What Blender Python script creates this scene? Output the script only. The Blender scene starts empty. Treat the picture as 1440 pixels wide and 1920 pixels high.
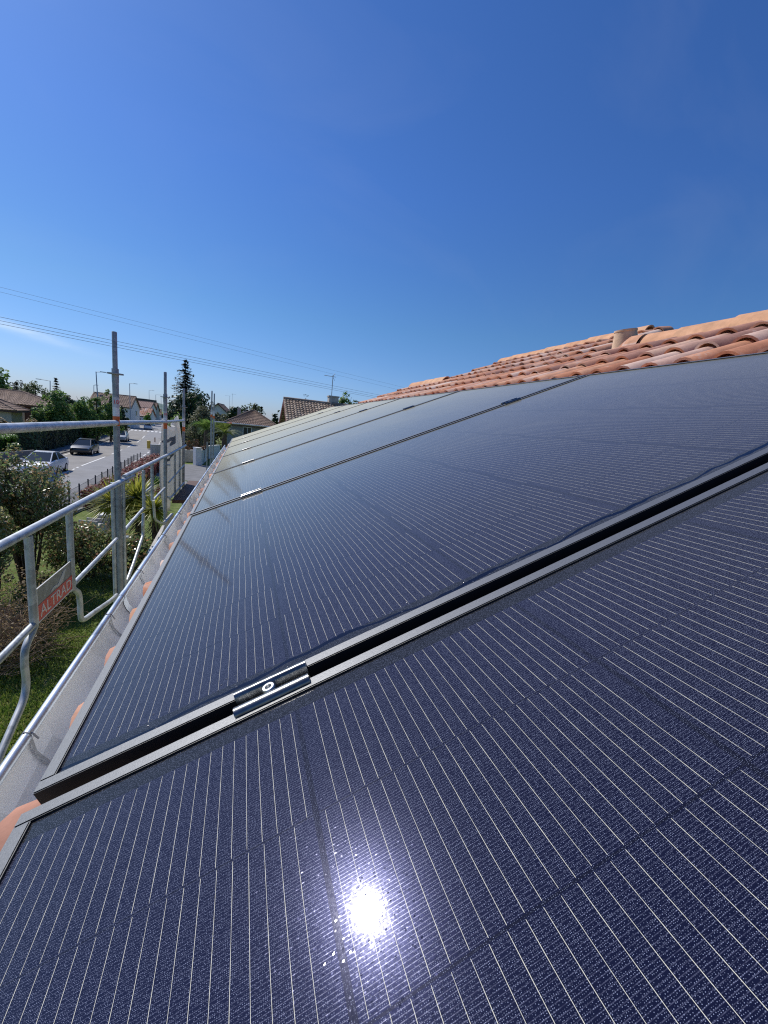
import bpy, bmesh, math, random
from mathutils import Vector, Matrix
R = math.radians
random.seed(7)
sc = bpy.context.scene
COL = sc.collection

# ------------------------------------------------------------------ camera
H = 4.70                                   # height of the panels' eave edge above the ground
CAM = Vector((0.1676, -0.3994, 0.3457 + H))
AX = Vector((0.94491229, -0.31253077, 0.09728968))     # camera right
AY = Vector((0.03149494, -0.20903856, -0.9774001))     # camera down
AZ = Vector((0.3258049, 0.9266215, -0.18767997))       # camera forward
FPX = 781.07                                # focal length in pixels of a 1440-pixel wide frame
cam = bpy.data.cameras.new('camera')
cam.sensor_fit = 'HORIZONTAL'; cam.sensor_width = 36.0; cam.lens = 36.0 * FPX / 1440.0
cam.clip_start = 0.02; cam.clip_end = 6000
co = bpy.data.objects.new('camera', cam); COL.objects.link(co); sc.camera = co
m = Matrix.Identity(4)
for i in range(3):
    m[i][0] = AX[i]; m[i][1] = -AY[i]; m[i][2] = -AZ[i]; m[i][3] = CAM[i]
co.matrix_world = m

# ------------------------------------------------------------------ light and exposure
SUN = Vector((-0.4311, 0.53205, 0.72875)).normalized()
w = bpy.data.worlds.new('World'); sc.world = w; w.use_nodes = True
nt = w.node_tree; bg = nt.nodes['Background']
sky = nt.nodes.new('ShaderNodeTexSky'); sky.sky_type = 'NISHITA'; sky.sun_disc = False
sky.sun_elevation = math.asin(SUN.z); sky.sun_rotation = math.atan2(SUN.x, SUN.y)
sky.air_density = 1.0; sky.dust_density = 0.35; sky.ozone_density = 2.2
hs = nt.nodes.new('ShaderNodeHueSaturation'); hs.inputs['Saturation'].default_value = 1.15
nt.links.new(sky.outputs[0], hs.inputs['Color'])
sep = nt.nodes.new('ShaderNodeSeparateXYZ'); geo0 = nt.nodes.new('ShaderNodeNewGeometry'); nt.links.new(geo0.outputs['Incoming'], sep.inputs[0])
neg = nt.nodes.new('ShaderNodeMath'); neg.operation = 'MULTIPLY'; neg.inputs[1].default_value = -1; nt.links.new(sep.outputs[2], neg.inputs[0])
rmp = nt.nodes.new('ShaderNodeValToRGB'); cr = rmp.color_ramp; nt.links.new(neg.outputs[0], rmp.inputs[0])
for k in range(2): cr.elements.new(0.5)
for e, (p_, c_) in zip(cr.elements, ((0.0, (0.43, 0.55, 0.98)), (0.08, (0.47, 0.61, 0.93)), (0.22, (0.47, 0.67, 0.89)), (0.45, (0.47, 0.68, 1.04)))): e.position = p_; e.color = (*c_, 1)
tint = nt.nodes.new('ShaderNodeMix'); tint.data_type = 'RGBA'; tint.blend_type = 'MULTIPLY'; tint.inputs['Factor'].default_value = 1.0
nt.links.new(hs.outputs[0], tint.inputs[6]); nt.links.new(rmp.outputs[0], tint.inputs[7])
# one faint streak of cirrus low in the sky
geo = nt.nodes.new('ShaderNodeNewGeometry')
def wdot(vec, x=None):
    n = nt.nodes.new('ShaderNodeVectorMath'); n.operation = 'DOT_PRODUCT'
    nt.links.new(geo.outputs['Incoming'], n.inputs[0]); n.inputs[1].default_value = -vec
    return n.outputs['Value']
def wmath(op, a, b=None):
    n = nt.nodes.new('ShaderNodeMath'); n.operation = op
    for i, v in enumerate((a, b)):
        if v is None: continue
        if isinstance(v, (int, float)): n.inputs[i].default_value = v
        else: nt.links.new(v, n.inputs[i])
    return n.outputs[0]
def ray(px, py):
    return (AX * (px - 720) + AY * (py - 960) + AZ * FPX).normalized()
cdir = ray(20, 613); edir = (ray(125, 646) - cdir); e1 = (edir - cdir * edir.dot(cdir)).normalized(); e2 = cdir.cross(e1)
a_ = wmath('DIVIDE', wdot(e1), 0.085); b_ = wmath('DIVIDE', wdot(e2), 0.0085)
r2 = wmath('ADD', wmath('MULTIPLY', a_, a_), wmath('MULTIPLY', b_, b_))
msk = wmath('EXPONENT', wmath('MULTIPLY', r2, -1.0))
msk = wmath('MULTIPLY', msk, wmath('GREATER_THAN', wdot(cdir), 0.5))
nz = nt.nodes.new('ShaderNodeTexNoise'); nz.inputs['Scale'].default_value = 26; nz.inputs['Detail'].default_value = 5
mp = nt.nodes.new('ShaderNodeMapping'); nt.links.new(geo.outputs['Incoming'], mp.inputs[0]); mp.inputs['Scale'].default_value = (1, 1, 4)
nt.links.new(mp.outputs[0], nz.inputs['Vector'])
msk = wmath('MULTIPLY', wmath('MULTIPLY', msk, nz.outputs['Fac']), 0.5)
mixw = nt.nodes.new('ShaderNodeMix'); mixw.data_type = 'RGBA'
nt.links.new(msk, mixw.inputs['Factor']); nt.links.new(tint.outputs[2], mixw.inputs[6]); mixw.inputs[7].default_value = (9, 9.6, 10, 1)
nt.links.new(mixw.outputs[2], bg.inputs[0])
hz = nt.nodes.new('ShaderNodeTexNoise'); hz.inputs['Scale'].default_value = 2.2; hz.inputs['Detail'].default_value = 7; hz.inputs['Distortion'].default_value = 0.6
hm = nt.nodes.new('ShaderNodeMapping'); nt.links.new(geo.outputs['Incoming'], hm.inputs[0]); hm.inputs['Scale'].default_value = (1.0, 2.6, 2.0); hm.inputs['Rotation'].default_value = (0.3, 0.2, 0.6)
nt.links.new(hm.outputs[0], hz.inputs['Vector'])
hf = wmath('MULTIPLY', wmath('MAXIMUM', wmath('SUBTRACT', hz.outputs['Fac'], 0.5), 0.0), 0.16)
mixh = nt.nodes.new('ShaderNodeMix'); mixh.data_type = 'RGBA'
nt.links.new(hf, mixh.inputs['Factor']); nt.links.new(mixw.outputs[2], mixh.inputs[6]); mixh.inputs[7].default_value = (5, 5.4, 6, 1)
nt.links.new(mixh.outputs[2], bg.inputs[0])
bg.inputs[1].default_value = 0.115
sl = bpy.data.lights.new('sun', 'SUN'); sl.energy = 4.2; sl.angle = R(0.53); sl.color = (1.0, 0.95, 0.87)
so = bpy.data.objects.new('sun', sl); COL.objects.link(so); so.rotation_euler = SUN.to_track_quat('Z', 'Y').to_euler()
so.location = (0, 0, 60)
sc.view_settings.view_transform = 'Standard'; sc.view_settings.look = 'None'
sc.view_settings.exposure = 0.0; sc.view_settings.gamma = 1.0; sc.view_settings.use_curve_mapping = False
sc.render.engine = 'CYCLES'; sc.cycles.use_denoising = False; sc.cycles.use_adaptive_sampling = False; sc.cycles.caustics_reflective = False; sc.cycles.blur_glossy = 0.6; sc.cycles.sample_clamp_indirect = 2.5; sc.cycles.max_bounces = 6; sc.cycles.pixel_filter_type = 'BLACKMAN_HARRIS'; sc.cycles.filter_width = 1.15

# ------------------------------------------------------------------ placing helpers
def at_depth(px, py, d):                    # point at depth d (metres along the lens axis)
    return CAM + AX * ((px - 720) / FPX * d) + AY * ((py - 960) / FPX * d) + AZ * d
def on_ground(px, py, z=0.0):
    v = ray(px, py); return CAM + v * ((z - CAM.z) / v.z)
def at_x(px, py, X):
    v = ray(px, py); return CAM + v * ((X - CAM.x) / v.x)
def at_y(px, py, Y):
    v = ray(px, py); return CAM + v * ((Y - CAM.y) / v.y)
TH = 0.40498
UP = Vector((math.cos(TH), 0, math.sin(TH))); NO = Vector((-math.sin(TH), 0, math.cos(TH)))
def on_roof(u, y, h=0.0):
    return UP * u + NO * h + Vector((0, y, H))

# ------------------------------------------------------------------ object helpers
def link(o, parent=None, kind=None):
    COL.objects.link(o)
    if parent is not None: o.parent = parent
    if kind: o['kind'] = kind
    return o
def tag(o, label, cat, group=None):
    o['label'] = label; o['category'] = cat
    if group: o['group'] = group
    return o
def thing(name, label, cat, loc=(0, 0, 0), rot=(0, 0, 0), group=None):
    o = bpy.data.objects.new(name, None); o.empty_display_size = 0.1; COL.objects.link(o)
    o.location = loc; o.rotation_euler = rot
    return tag(o, label, cat, group)
def obj(name, bm, mat, parent=None, smooth=False, kind=None):
    me = bpy.data.meshes.new(name); bm.normal_update(); bm.to_mesh(me); bm.free()
    for mt in (mat if isinstance(mat, (list, tuple)) else [mat]): me.materials.append(mt)
    if smooth:
        for p in me.polygons: p.use_smooth = True
        if smooth != 'all':
            try: me.set_sharp_from_angle(angle=R(40))
            except Exception: pass
    o = bpy.data.objects.new(name, me)
    return link(o, parent, kind)
def B(): return bmesh.new()
def box(bm, c, s, rotz=0.0, mi=0, mat=None):
    ret = bmesh.ops.create_cube(bm, size=1.0)
    M = Matrix.Translation(c) @ Matrix.Rotation(rotz, 4, 'Z') @ Matrix.Diagonal((s[0], s[1], s[2], 1))
    if mat is not None: M = mat @ M
    bmesh.ops.transform(bm, matrix=M, verts=ret['verts'])
    if mi:
        for f in {f for v in ret['verts'] for f in v.link_faces}: f.material_index = mi
    return ret['verts']
def bbox(bm, lo, hi, mi=0):
    lo = Vector(lo); hi = Vector(hi); return box(bm, (lo + hi) / 2, hi - lo, mi=mi)
def bevel(bm, w=0.01, seg=1):
    bmesh.ops.bevel(bm, geom=bm.edges[:], offset=w, segments=seg, affect='EDGES', profile=0.5)
def smooth_path(pts, n=5):
    pts = [Vector(p) for p in pts]; out = []
    for i in range(len(pts) - 1):
        p0 = pts[max(i - 1, 0)]; p1 = pts[i]; p2 = pts[i + 1]; p3 = pts[min(i + 2, len(pts) - 1)]
        for k in range(n):
            t = k / n
            out.append(0.5 * ((2 * p1) + (p2 - p0) * t + (2 * p0 - 5 * p1 + 4 * p2 - p3) * t * t + (3 * p1 - p0 - 3 * p2 + p3) * t ** 3))
    out.append(pts[-1]); return out
def tube(bm, pts, r, seg=12, cap=True, mi=0):
    pts = [Vector(p) for p in pts]; rings = []
    rr = r if isinstance(r, (list, tuple)) else [r] * len(pts)
    ref = None
    for i, p in enumerate(pts):
        d = (pts[min(i + 1, len(pts) - 1)] - pts[max(i - 1, 0)]).normalized()
        if ref is None:
            ref = Vector((0, 0, 1)) if abs(d.z) < 0.9 else Vector((1, 0, 0))
        a = (ref - d * ref.dot(d)).normalized(); b = d.cross(a); ref = a
        rings.append([bm.verts.new(p + (a * math.cos(t) + b * math.sin(t)) * rr[i]) for t in [2 * math.pi * k / seg for k in range(seg)]])
    fs = []
    for i in range(len(rings) - 1):
        for k in range(seg):
            fs.append(bm.faces.new((rings[i][k], rings[i][(k + 1) % seg], rings[i + 1][(k + 1) % seg], rings[i + 1][k])))
    if cap:
        fs.append(bm.faces.new(rings[0][::-1])); fs.append(bm.faces.new(rings[-1]))
    if mi:
        for f in fs: f.material_index = mi
def quad(bm, pts, mi=0):
    f = bm.faces.new([bm.verts.new(Vector(p)) for p in pts]); f.material_index = mi; return f
def prism(bm, poly, off, mi=0):             # polygon (list of 3D points) pushed along off, closed
    off = Vector(off); a = [bm.verts.new(Vector(p)) for p in poly]; b = [bm.verts.new(Vector(p) + off) for p in poly]
    fs = [bm.faces.new(a), bm.faces.new(b[::-1])]
    n = len(a)
    for i in range(n): fs.append(bm.faces.new((a[i], b[i], b[(i + 1) % n], a[(i + 1) % n])))
    for f in fs: f.material_index = mi
def copy_tree(o, parent=None):
    c = o.copy(); COL.objects.link(c)
    if parent is not None: c.parent = parent
    for ch in list(o.children): copy_tree(ch, c)
    return c
def text_mesh(s, size, name, mat, parent, M, depth=0.001):
    cu = bpy.data.curves.new('t', 'FONT'); cu.body = s; cu.size = size; cu.extrude = depth
    cu.align_x = 'CENTER'; cu.align_y = 'CENTER'
    t = bpy.data.objects.new('t', cu); COL.objects.link(t)
    dg = bpy.context.evaluated_depsgraph_get()
    me = bpy.data.meshes.new_from_object(t.evaluated_get(dg)); bpy.data.objects.remove(t)
    me.transform(M); me.materials.clear(); me.materials.append(mat)
    o = bpy.data.objects.new(name, me); return link(o, parent)

# ------------------------------------------------------------------ materials
class N:
    def __init__(s, name):
        s.m = bpy.data.materials.new(name); s.m.use_nodes = True; s.t = s.m.node_tree
        s.p = s.t.nodes['Principled BSDF']; s.out = s.t.nodes['Material Output']
    def new(s, k, **kw):
        n = s.t.nodes.new(k)
        for a, v in kw.items(): setattr(n, a, v)
        return n
    def ln(s, a, b): s.t.links.new(a, b)
    def math(s, op, a, b=None, c=None):
        n = s.new('ShaderNodeMath', operation=op)
        for i, v in enumerate((a, b, c)):
            if v is None: continue
            if isinstance(v, (int, float)): n.inputs[i].default_value = v
            else: s.ln(v, n.inputs[i])
        return n.outputs[0]
    def mix(s, f, a, b):
        n = s.new('ShaderNodeMix', data_type='RGBA')
        for sock, v in ((n.inputs['Factor'], f), (n.inputs[6], a), (n.inputs[7], b)):
            if isinstance(v, (int, float)): sock.default_value = v
            elif isinstance(v, (tuple, list)): sock.default_value = (*v[:3], 1)
            else: s.ln(v, sock)
        return n.outputs[2]
    def coord(s, k='Object'):
        return s.new('ShaderNodeTexCoord').outputs[k]
    def noise(s, scale, detail=4, vec=None, rough=0.55):
        n = s.new('ShaderNodeTexNoise'); n.inputs['Scale'].default_value = scale; n.inputs['Detail'].default_value = detail
        n.inputs['Roughness'].default_value = rough
        s.ln(vec if vec is not None else s.coord(), n.inputs['Vector']); return n
    def ramp(s, f, stops):
        n = s.new('ShaderNodeValToRGB'); cr = n.color_ramp
        while len(cr.elements) < len(stops): cr.elements.new(0.5)
        for e, (p, c) in zip(cr.elements, stops): e.position = p; e.color = (*c, 1)
        s.ln(f, n.inputs[0]); return n.outputs[0]
    def bump(s, h, strength=0.3, dist=0.01):
        n = s.new('ShaderNodeBump'); n.inputs['Strength'].default_value = strength; n.inputs['Distance'].default_value = dist
        s.ln(h, n.inputs['Height']); return n.outputs[0]
    def set(s, **kw):
        for k, v in kw.items():
            i = s.p.inputs[k]
            if isinstance(v, (int, float)): i.default_value = v
            elif isinstance(v, (tuple, list)): i.default_value = (*v[:3], 1)
            else: s.ln(v, i)
        return s.m
def plain(name, c, rough=0.6, metal=0.0, var=0.15, scale=6.0, bump=0.0, bscale=60.0, spec=0.5, detail=5):
    n = N(name); nz = n.noise(scale, detail)
    lo = tuple(x * (1 - var) for x in c); hi = tuple(min(1, x * (1 + var)) for x in c)
    col = n.ramp(nz.outputs['Fac'], [(0.3, lo), (0.7, hi)])
    n.set(**{'Base Color': col, 'Roughness': rough, 'Metallic': metal, 'Specular IOR Level': spec})
    if bump:
        n.set(Normal=n.bump(n.noise(bscale, 6).outputs['Fac'], bump, 0.02))
    return n.m
def leafmat(name, cols, rough=0.5, trans=0.25, vscale=0.5):
    n = N(name); g = n.new('ShaderNodeNewGeometry')
    c = n.ramp(g.outputs['Random Per Island'], [(i / max(1, len(cols) - 1), k) for i, k in enumerate(cols)])
    nz = n.noise(vscale, 3)
    v = n.new('ShaderNodeHueSaturation'); n.ln(c, v.inputs['Color'])
    n.ln(n.math('MULTIPLY_ADD', nz.outputs['Fac'], 0.9, 0.55), v.inputs['Value'])
    n.set(**{'Base Color': v.outputs[0], 'Roughness': rough})
    tr = n.new('ShaderNodeBsdfTranslucent'); n.ln(v.outputs[0], tr.inputs['Color'])
    ms = n.new('ShaderNodeMixShader'); ms.inputs[0].default_value = trans
    n.ln(n.p.outputs[0], ms.inputs[1]); n.ln(tr.outputs[0], ms.inputs[2]); n.ln(ms.outputs[0], n.out.inputs[0])
    return n.m

# galvanised steel
def galv(name, base, rough=0.42, scale=30, metal=0.75):
    n = N(name); v = n.new('ShaderNodeTexVoronoi'); v.inputs['Scale'].default_value = scale; n.ln(n.coord(), v.inputs['Vector'])
    nz = n.noise(7, 6)
    f = n.math('MULTIPLY_ADD', v.outputs['Color'], 0.35, n.math('MULTIPLY', nz.outputs['Fac'], 0.65))
    col = n.ramp(f, [(0.25, tuple(x * 0.6 for x in base)), (0.5, base), (0.75, tuple(min(1, x * 1.25) for x in base))])
    n.set(**{'Base Color': col, 'Metallic': metal, 'Roughness': n.math('MULTIPLY_ADD', nz.outputs['Fac'], 0.25, rough - 0.12)})
    n.set(Normal=n.bump(n.noise(45, 3).outputs['Fac'], 0.03, 0.002))
    return n.m
M_GALV = galv('galvanised_steel', (0.52, 0.545, 0.56), 0.45, metal=0.4)
M_GALVD = galv('weathered_galvanised_steel', (0.34, 0.355, 0.36), 0.55, metal=0.2)
M_ZINC = galv('zinc_sheet', (0.76, 0.78, 0.77), 0.62, 9, 0.08)
M_ZINCRIM = galv('zinc_rim', (0.58, 0.63, 0.68), 0.36, 10, 0.8)
M_CREAM = plain('cream_painted_steel', (0.52, 0.49, 0.42), 0.5, var=0.2, scale=12)
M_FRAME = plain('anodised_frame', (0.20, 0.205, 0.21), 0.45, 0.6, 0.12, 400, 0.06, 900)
M_FRAMESHADE = plain('shaded_frame_side', (0.012, 0.012, 0.013), 0.6, 0.2, 0.2, 100)  # sides of the same anodised frame, shade of the gap put into the colour
M_CLAMP = plain('dark_clamp_metal', (0.17, 0.175, 0.18), 0.28, 1.0, 0.3, 90, 0.03, 300)
M_BOLT = plain('zinc_bolt', (0.7, 0.7, 0.68), 0.3, 0.9, 0.1, 100)
M_BLACK = plain('black_rubber', (0.01, 0.01, 0.011), 0.6)
M_GAPSHADE = plain('gap_shade_underlay', (0.015, 0.013, 0.012), 0.9)  # shade beneath the panels put into the boarding's near-black colour

def tile_material(name, cols, lichen=0.4, sc_=9.0):
    n = N(name); g = n.new('ShaderNodeNewGeometry')
    c = n.ramp(g.outputs['Random Per Island'], [(i / (len(cols) - 1), k) for i, k in enumerate(cols)])
    nz = n.noise(sc_, 8, rough=0.65); nf = n.noise(70, 4)
    v = n.new('ShaderNodeHueSaturation'); n.ln(c, v.inputs['Color'])
    n.ln(n.math('MULTIPLY_ADD', nz.outputs['Fac'], 1.3, 0.33), v.inputs['Value'])
    lm = n.math('MULTIPLY', n.math('GREATER_THAN', nz.outputs['Fac'], 0.60), n.math('MULTIPLY', nf.outputs['Fac'], lichen))
    col = n.mix(lm, v.outputs[0], (0.52, 0.44, 0.38))
    n.set(**{'Base Color': col, 'Roughness': 0.8, 'Specular IOR Level': 0.3, 'Normal': n.bump(nf.outputs['Fac'], 0.25, 0.004)})
    return n.m
M_TILE = tile_material('terracotta_tile', [(0.48, 0.20, 0.11), (0.57, 0.25, 0.135), (0.62, 0.32, 0.19), (0.46, 0.23, 0.16), (0.34, 0.17, 0.13), (0.66, 0.42, 0.30), (0.56, 0.26, 0.16), (0.70, 0.55, 0.46), (0.50, 0.21, 0.12)], 0.7)
M_RIDGE = tile_material('terracotta_ridge_tile', [(0.58, 0.30, 0.16), (0.66, 0.39, 0.23), (0.60, 0.31, 0.17)], 0.15)
M_VENT = tile_material('pale_terracotta', [(0.64, 0.45, 0.30), (0.67, 0.48, 0.33)], 0.1)
M_BROWNTILE = tile_material('brown_roof_tile', [(0.20, 0.13, 0.095), (0.26, 0.17, 0.12), (0.23, 0.15, 0.11), (0.30, 0.20, 0.14)], 0.3)
M_MOTTLETILE = tile_material('mottled_roof_tile', [(0.22, 0.15, 0.11), (0.34, 0.26, 0.19), (0.28, 0.20, 0.15), (0.42, 0.34, 0.26), (0.18, 0.12, 0.09)], 0.5, 3.0)

# solar glass: dark blue cells, silver wires, fine dimple pattern
def glass_material():
    n = N('solar_glass'); xyz = n.new('ShaderNodeSeparateXYZ'); n.ln(n.coord(), xyz.inputs[0])
    u, v = xyz.outputs[0], xyz.outputs[1]
    PU, PV = 0.236, 0.107
    uc = n.math('DIVIDE', n.math('SUBTRACT', u, 0.004), PU); fu = n.math('MULTIPLY', n.math('FRACT', uc), PU)
    vc = n.math('DIVIDE', n.math('SUBTRACT', v, 0.0325), PV); fv = n.math('MULTIPLY', n.math('FRACT', vc), PV)
    row = n.math('FLOOR', vc)
    inside = n.math('MULTIPLY', n.math('MULTIPLY', n.math('GREATER_THAN', vc, 0.0), n.math('LESS_THAN', vc, 10.0)),
                    n.math('MULTIPLY', n.math('GREATER_THAN', uc, 0.0), n.math('LESS_THAN', uc, 7.0)))
    nearrow = n.math('ABSOLUTE', n.math('SUBTRACT', n.math('FRACT', n.math('ADD', vc, 0.5)), 0.5))     # 0 on a row joint
    nearcol = n.math('ABSOLUTE', n.math('SUBTRACT', n.math('FRACT', n.math('ADD', uc, 0.5)), 0.5))
    gap = n.math('MAXIMUM', n.math('LESS_THAN', nearcol, 0.0085), n.math('LESS_THAN', nearrow, 0.006))
    # wires along the eave, shifted a little from row to row
    par = n.math('MULTIPLY', n.math('MODULO', n.math('ADD', row, 40), 2.0), 0.10)
    wv = n.math('FRACT', n.math('ADD', n.math('DIVIDE', n.math('SUBTRACT', fu, 0.0115), 0.0102), par))
    wob = n.noise(55, 2); wdt = n.math('MULTIPLY_ADD', wob.outputs['Fac'], 0.017, 0.0035)
    wire = n.math('LESS_THAN', n.math('ABSOLUTE', n.math('SUBTRACT', wv, 0.5)), wdt)
    wire = n.math('MULTIPLY', wire, n.math('GREATER_THAN', n.math('ADD', nearrow, n.math('MULTIPLY', wob.outputs['Fac'], 0.02)), 0.021))
    wire = n.math('MULTIPLY', wire, n.math('MULTIPLY', n.math('GREATER_THAN', nearcol, 0.024), inside))
    # fine grid fingers
    fing = n.math('LESS_THAN', n.math('ABSOLUTE', n.math('SUBTRACT', n.math('FRACT', n.math('DIVIDE', v, 0.0019)), 0.5)), 0.09)
    fing = n.math('MULTIPLY', fing, n.math('MULTIPLY', inside, n.math('SUBTRACT', 1.0, gap)))
    # dimples of the textured glass; their sparkle is painted as pale dots
    vo = n.new('ShaderNodeTexVoronoi'); mp = n.new('ShaderNodeMapping'); n.ln(n.coord(), mp.inputs[0]); mp.inputs['Scale'].default_value = (980, 1180, 1)
    n.ln(mp.outputs[0], vo.inputs['Vector']); vo.inputs['Scale'].default_value = 1.0; vo.inputs['Randomness'].default_value = 0.55
    vo.voronoi_dimensions = '2D'
    sepc = n.new('ShaderNodeSeparateColor'); n.ln(vo.outputs['Color'], sepc.inputs[0])
    dot = n.math('MULTIPLY', n.math('LESS_THAN', vo.outputs['Distance'], 0.19), n.math('GREATER_THAN', sepc.outputs[0], 0.18))
    big = n.noise(3.0, 3)
    cell = n.mix(big.outputs['Fac'], (0.0012, 0.0022, 0.016), (0.0022, 0.0038, 0.032))
    c = n.mix(n.math('MULTIPLY', gap, 0.45), cell, (0.003, 0.003, 0.006))
    c = n.mix(n.math('SUBTRACT', 1.0, inside), c, (0.006, 0.007, 0.011))
    c = n.mix(n.math('MULTIPLY', n.math('MULTIPLY', fing, n.math('MULTIPLY_ADD', sepc.outputs[2], 0.8, 0.2)), 0.34), c, (0.22, 0.23, 0.34))
    c = n.mix(n.math('MULTIPLY', dot, n.math('MULTIPLY_ADD', sepc.outputs[1], 0.62, 0.06)), c, (0.38, 0.43, 0.60))
    c = n.mix(wire, c, (0.74, 0.71, 0.57))
    # wet band of dew with a wavy edge along the near long side
    wn = n.noise(5.5, 3); wav = n.math('MULTIPLY_ADD', wn.outputs['Fac'], 0.062, -0.006)
    band = n.math('LESS_THAN', n.math('ABSOLUTE', n.math('SUBTRACT', v, n.math('ADD', wav, 0.0))), n.math('MULTIPLY_ADD', n.noise(17, 3).outputs['Fac'], 0.006, -0.0004))
    c = n.mix(n.math('MULTIPLY', band, 0.85), c, (0.004, 0.005, 0.016))
    # normals: every dimple leans its own way
    dry = n.math('SUBTRACT', 1.0, band)
    nm = n.new('ShaderNodeNewGeometry'); sub = n.new('ShaderNodeVectorMath', operation='SUBTRACT')
    n.ln(vo.outputs['Color'], sub.inputs[0]); sub.inputs[1].default_value = (0.5, 0.5, 0.5)
    scl = n.new('ShaderNodeVectorMath', operation='SCALE'); n.ln(sub.outputs[0], scl.inputs[0]); n.ln(n.math('MULTIPLY', dry, n.math('MULTIPLY_ADD', n.math('GREATER_THAN', sepc.outputs[2], 0.95), 0.06, 0.011)), scl.inputs['Scale'])
    add = n.new('ShaderNodeVectorMath', operation='ADD'); n.ln(nm.outputs['Normal'], add.inputs[0]); n.ln(scl.outputs[0], add.inputs[1])
    nrm = n.new('ShaderNodeVectorMath', operation='NORMALIZE'); n.ln(add.outputs[0], nrm.inputs[0])
    lit = n.math('MULTIPLY', n.math('SUBTRACT', 1.0, wire), n.math('SUBTRACT', 1.0, dot))
    n.set(**{'Base Color': c, 'Metallic': n.math('MULTIPLY', lit, 0.17), 'Roughness': 0.21, 'IOR': 1.45, 'Specular IOR Level': 0.03, 'Coat Weight': 0.65, 'Coat IOR': 1.45,
             'Coat Roughness': n.math('MULTIPLY_ADD', dry, 0.006, 0.044), 'Normal': nrm.outputs[0], 'Coat Normal': nrm.outputs[0]})
    # thin film of dust: its coverage at flat angles also paints the pale sky sheen
    g2 = n.new('ShaderNodeNewGeometry'); dt = n.new('ShaderNodeVectorMath', operation='DOT_PRODUCT'); n.ln(g2.outputs['Incoming'], dt.inputs[0]); n.ln(g2.outputs['Normal'], dt.inputs[1])
    cs = n.math('MAXIMUM', n.math('ABSOLUTE', dt.outputs['Value']), 0.02)
    dn = n.noise(2.2, 6); tau = n.math('MULTIPLY_ADD', dn.outputs['Fac'], 0.007, 0.0068)
    cov = n.math('SUBTRACT', 1.0, n.math('EXPONENT', n.math('MULTIPLY', n.math('DIVIDE', tau, n.math('POWER', cs, 1.6)), -1.0)))
    df = n.new('ShaderNodeBsdfDiffuse'); df.inputs[0].default_value = (0.52, 0.50, 0.38, 1); ms = n.new('ShaderNodeMixShader')
    n.ln(n.math('MULTIPLY', cov, dry), ms.inputs[0]); n.ln(n.p.outputs[0], ms.inputs[1]); n.ln(df.outputs[0], ms.inputs[2]); n.ln(ms.outputs[0], n.out.inputs[0])
    return n.m
M_GLASS = glass_material()

# ground kinds
def ground_mat(name, stops, scale, rough=0.95, bump=0.4, bs=40, dist=0.02):
    n = N(name); a = n.noise(scale, 8); col = n.ramp(a.outputs['Fac'], stops)
    n.set(**{'Base Color': col, 'Roughness': rough, 'Specular IOR Level': 0.25, 'Normal': n.bump(n.noise(bs, 6).outputs['Fac'], bump, dist)})
    return n.m
M_LAWN = ground_mat('lawn_soil', [(0.3, (0.08, 0.115, 0.022)), (0.55, (0.14, 0.19, 0.04)), (0.75, (0.24, 0.22, 0.10))], 2.2, bump=0.8, bs=30, dist=0.05)
M_ASPHALT = ground_mat('asphalt', [(0.3, (0.25, 0.24, 0.22)), (0.6, (0.33, 0.315, 0.29)), (0.8, (0.36, 0.35, 0.325))], 0.6, bump=0.3, bs=60)
M_PAVE = ground_mat('pavement_asphalt', [(0.3, (0.17, 0.17, 0.17)), (0.7, (0.25, 0.25, 0.25))], 1.4)
M_GRAVEL = ground_mat('gravel', [(0.3, (0.13, 0.13, 0.13)), (0.5, (0.25, 0.25, 0.24)), (0.7, (0.36, 0.35, 0.34))], 9, bump=0.9, bs=18, dist=0.05)
M_LINE = plain('road_paint', (0.75, 0.75, 0.72), 0.7, var=0.15, scale=20)
M_CONC = plain('pale_concrete', (0.42, 0.40, 0.37), 0.85, var=0.25, scale=3, bump=0.2)
M_CONCW = plain('white_render', (0.72, 0.71, 0.68), 0.85, var=0.08, scale=3)
M_RENDER_CREAM = plain('cream_render', (0.62, 0.54, 0.40), 0.9, var=0.08, scale=3)
M_DKGREY = plain('dark_grey_paint', (0.03, 0.033, 0.038), 0.6, var=0.2)
M_WOODBR = plain('brown_wood', (0.10, 0.045, 0.028), 0.7, var=0.25, scale=10)
M_REDWOOD = plain('oxblood_wood', (0.13, 0.028, 0.025), 0.7, var=0.25, scale=10)
M_WINDOW = plain('window_glass', (0.03, 0.035, 0.045), 0.08, 0.0, 0.1)
M_LAMP = plain('lamp_grey', (0.33, 0.35, 0.36), 0.5, 0.4)
M_YELLOW = plain('yellow_paint', (0.62, 0.42, 0.06), 0.5)
M_RUST = plain('red_brown_paint', (0.25, 0.08, 0.05), 0.6)
M_BLUE = plain('blue_sign', (0.02, 0.11, 0.42), 0.4)
M_WHITE = plain('white_paint', (0.78, 0.78, 0.76), 0.5, var=0.05)
M_ORANGE = plain('orange_sticker', (0.78, 0.16, 0.035), 0.45, var=0.12, scale=40)
M_STWHITE = plain('white_sticker', (0.62, 0.60, 0.60), 0.5, var=0.12, scale=40)
M_STRED = plain('red_print', (0.72, 0.10, 0.08), 0.5, var=0.1)
M_SIGNRED = plain('red_sign_paint', (0.80, 0.075, 0.06), 0.4, var=0.1, scale=25)
M_SIGNGREY = plain('grey_sign_metal', (0.30, 0.31, 0.31), 0.45, 0.3, 0.25, 25)
M_SIGNWHITE = plain('sign_letter_white', (0.88, 0.85, 0.82), 0.5, var=0.1, scale=40)
M_TARP = plain('white_tarpaulin', (0.82, 0.80, 0.76), 0.7, var=0.1, scale=5, bump=0.15, bscale=8)
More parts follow.
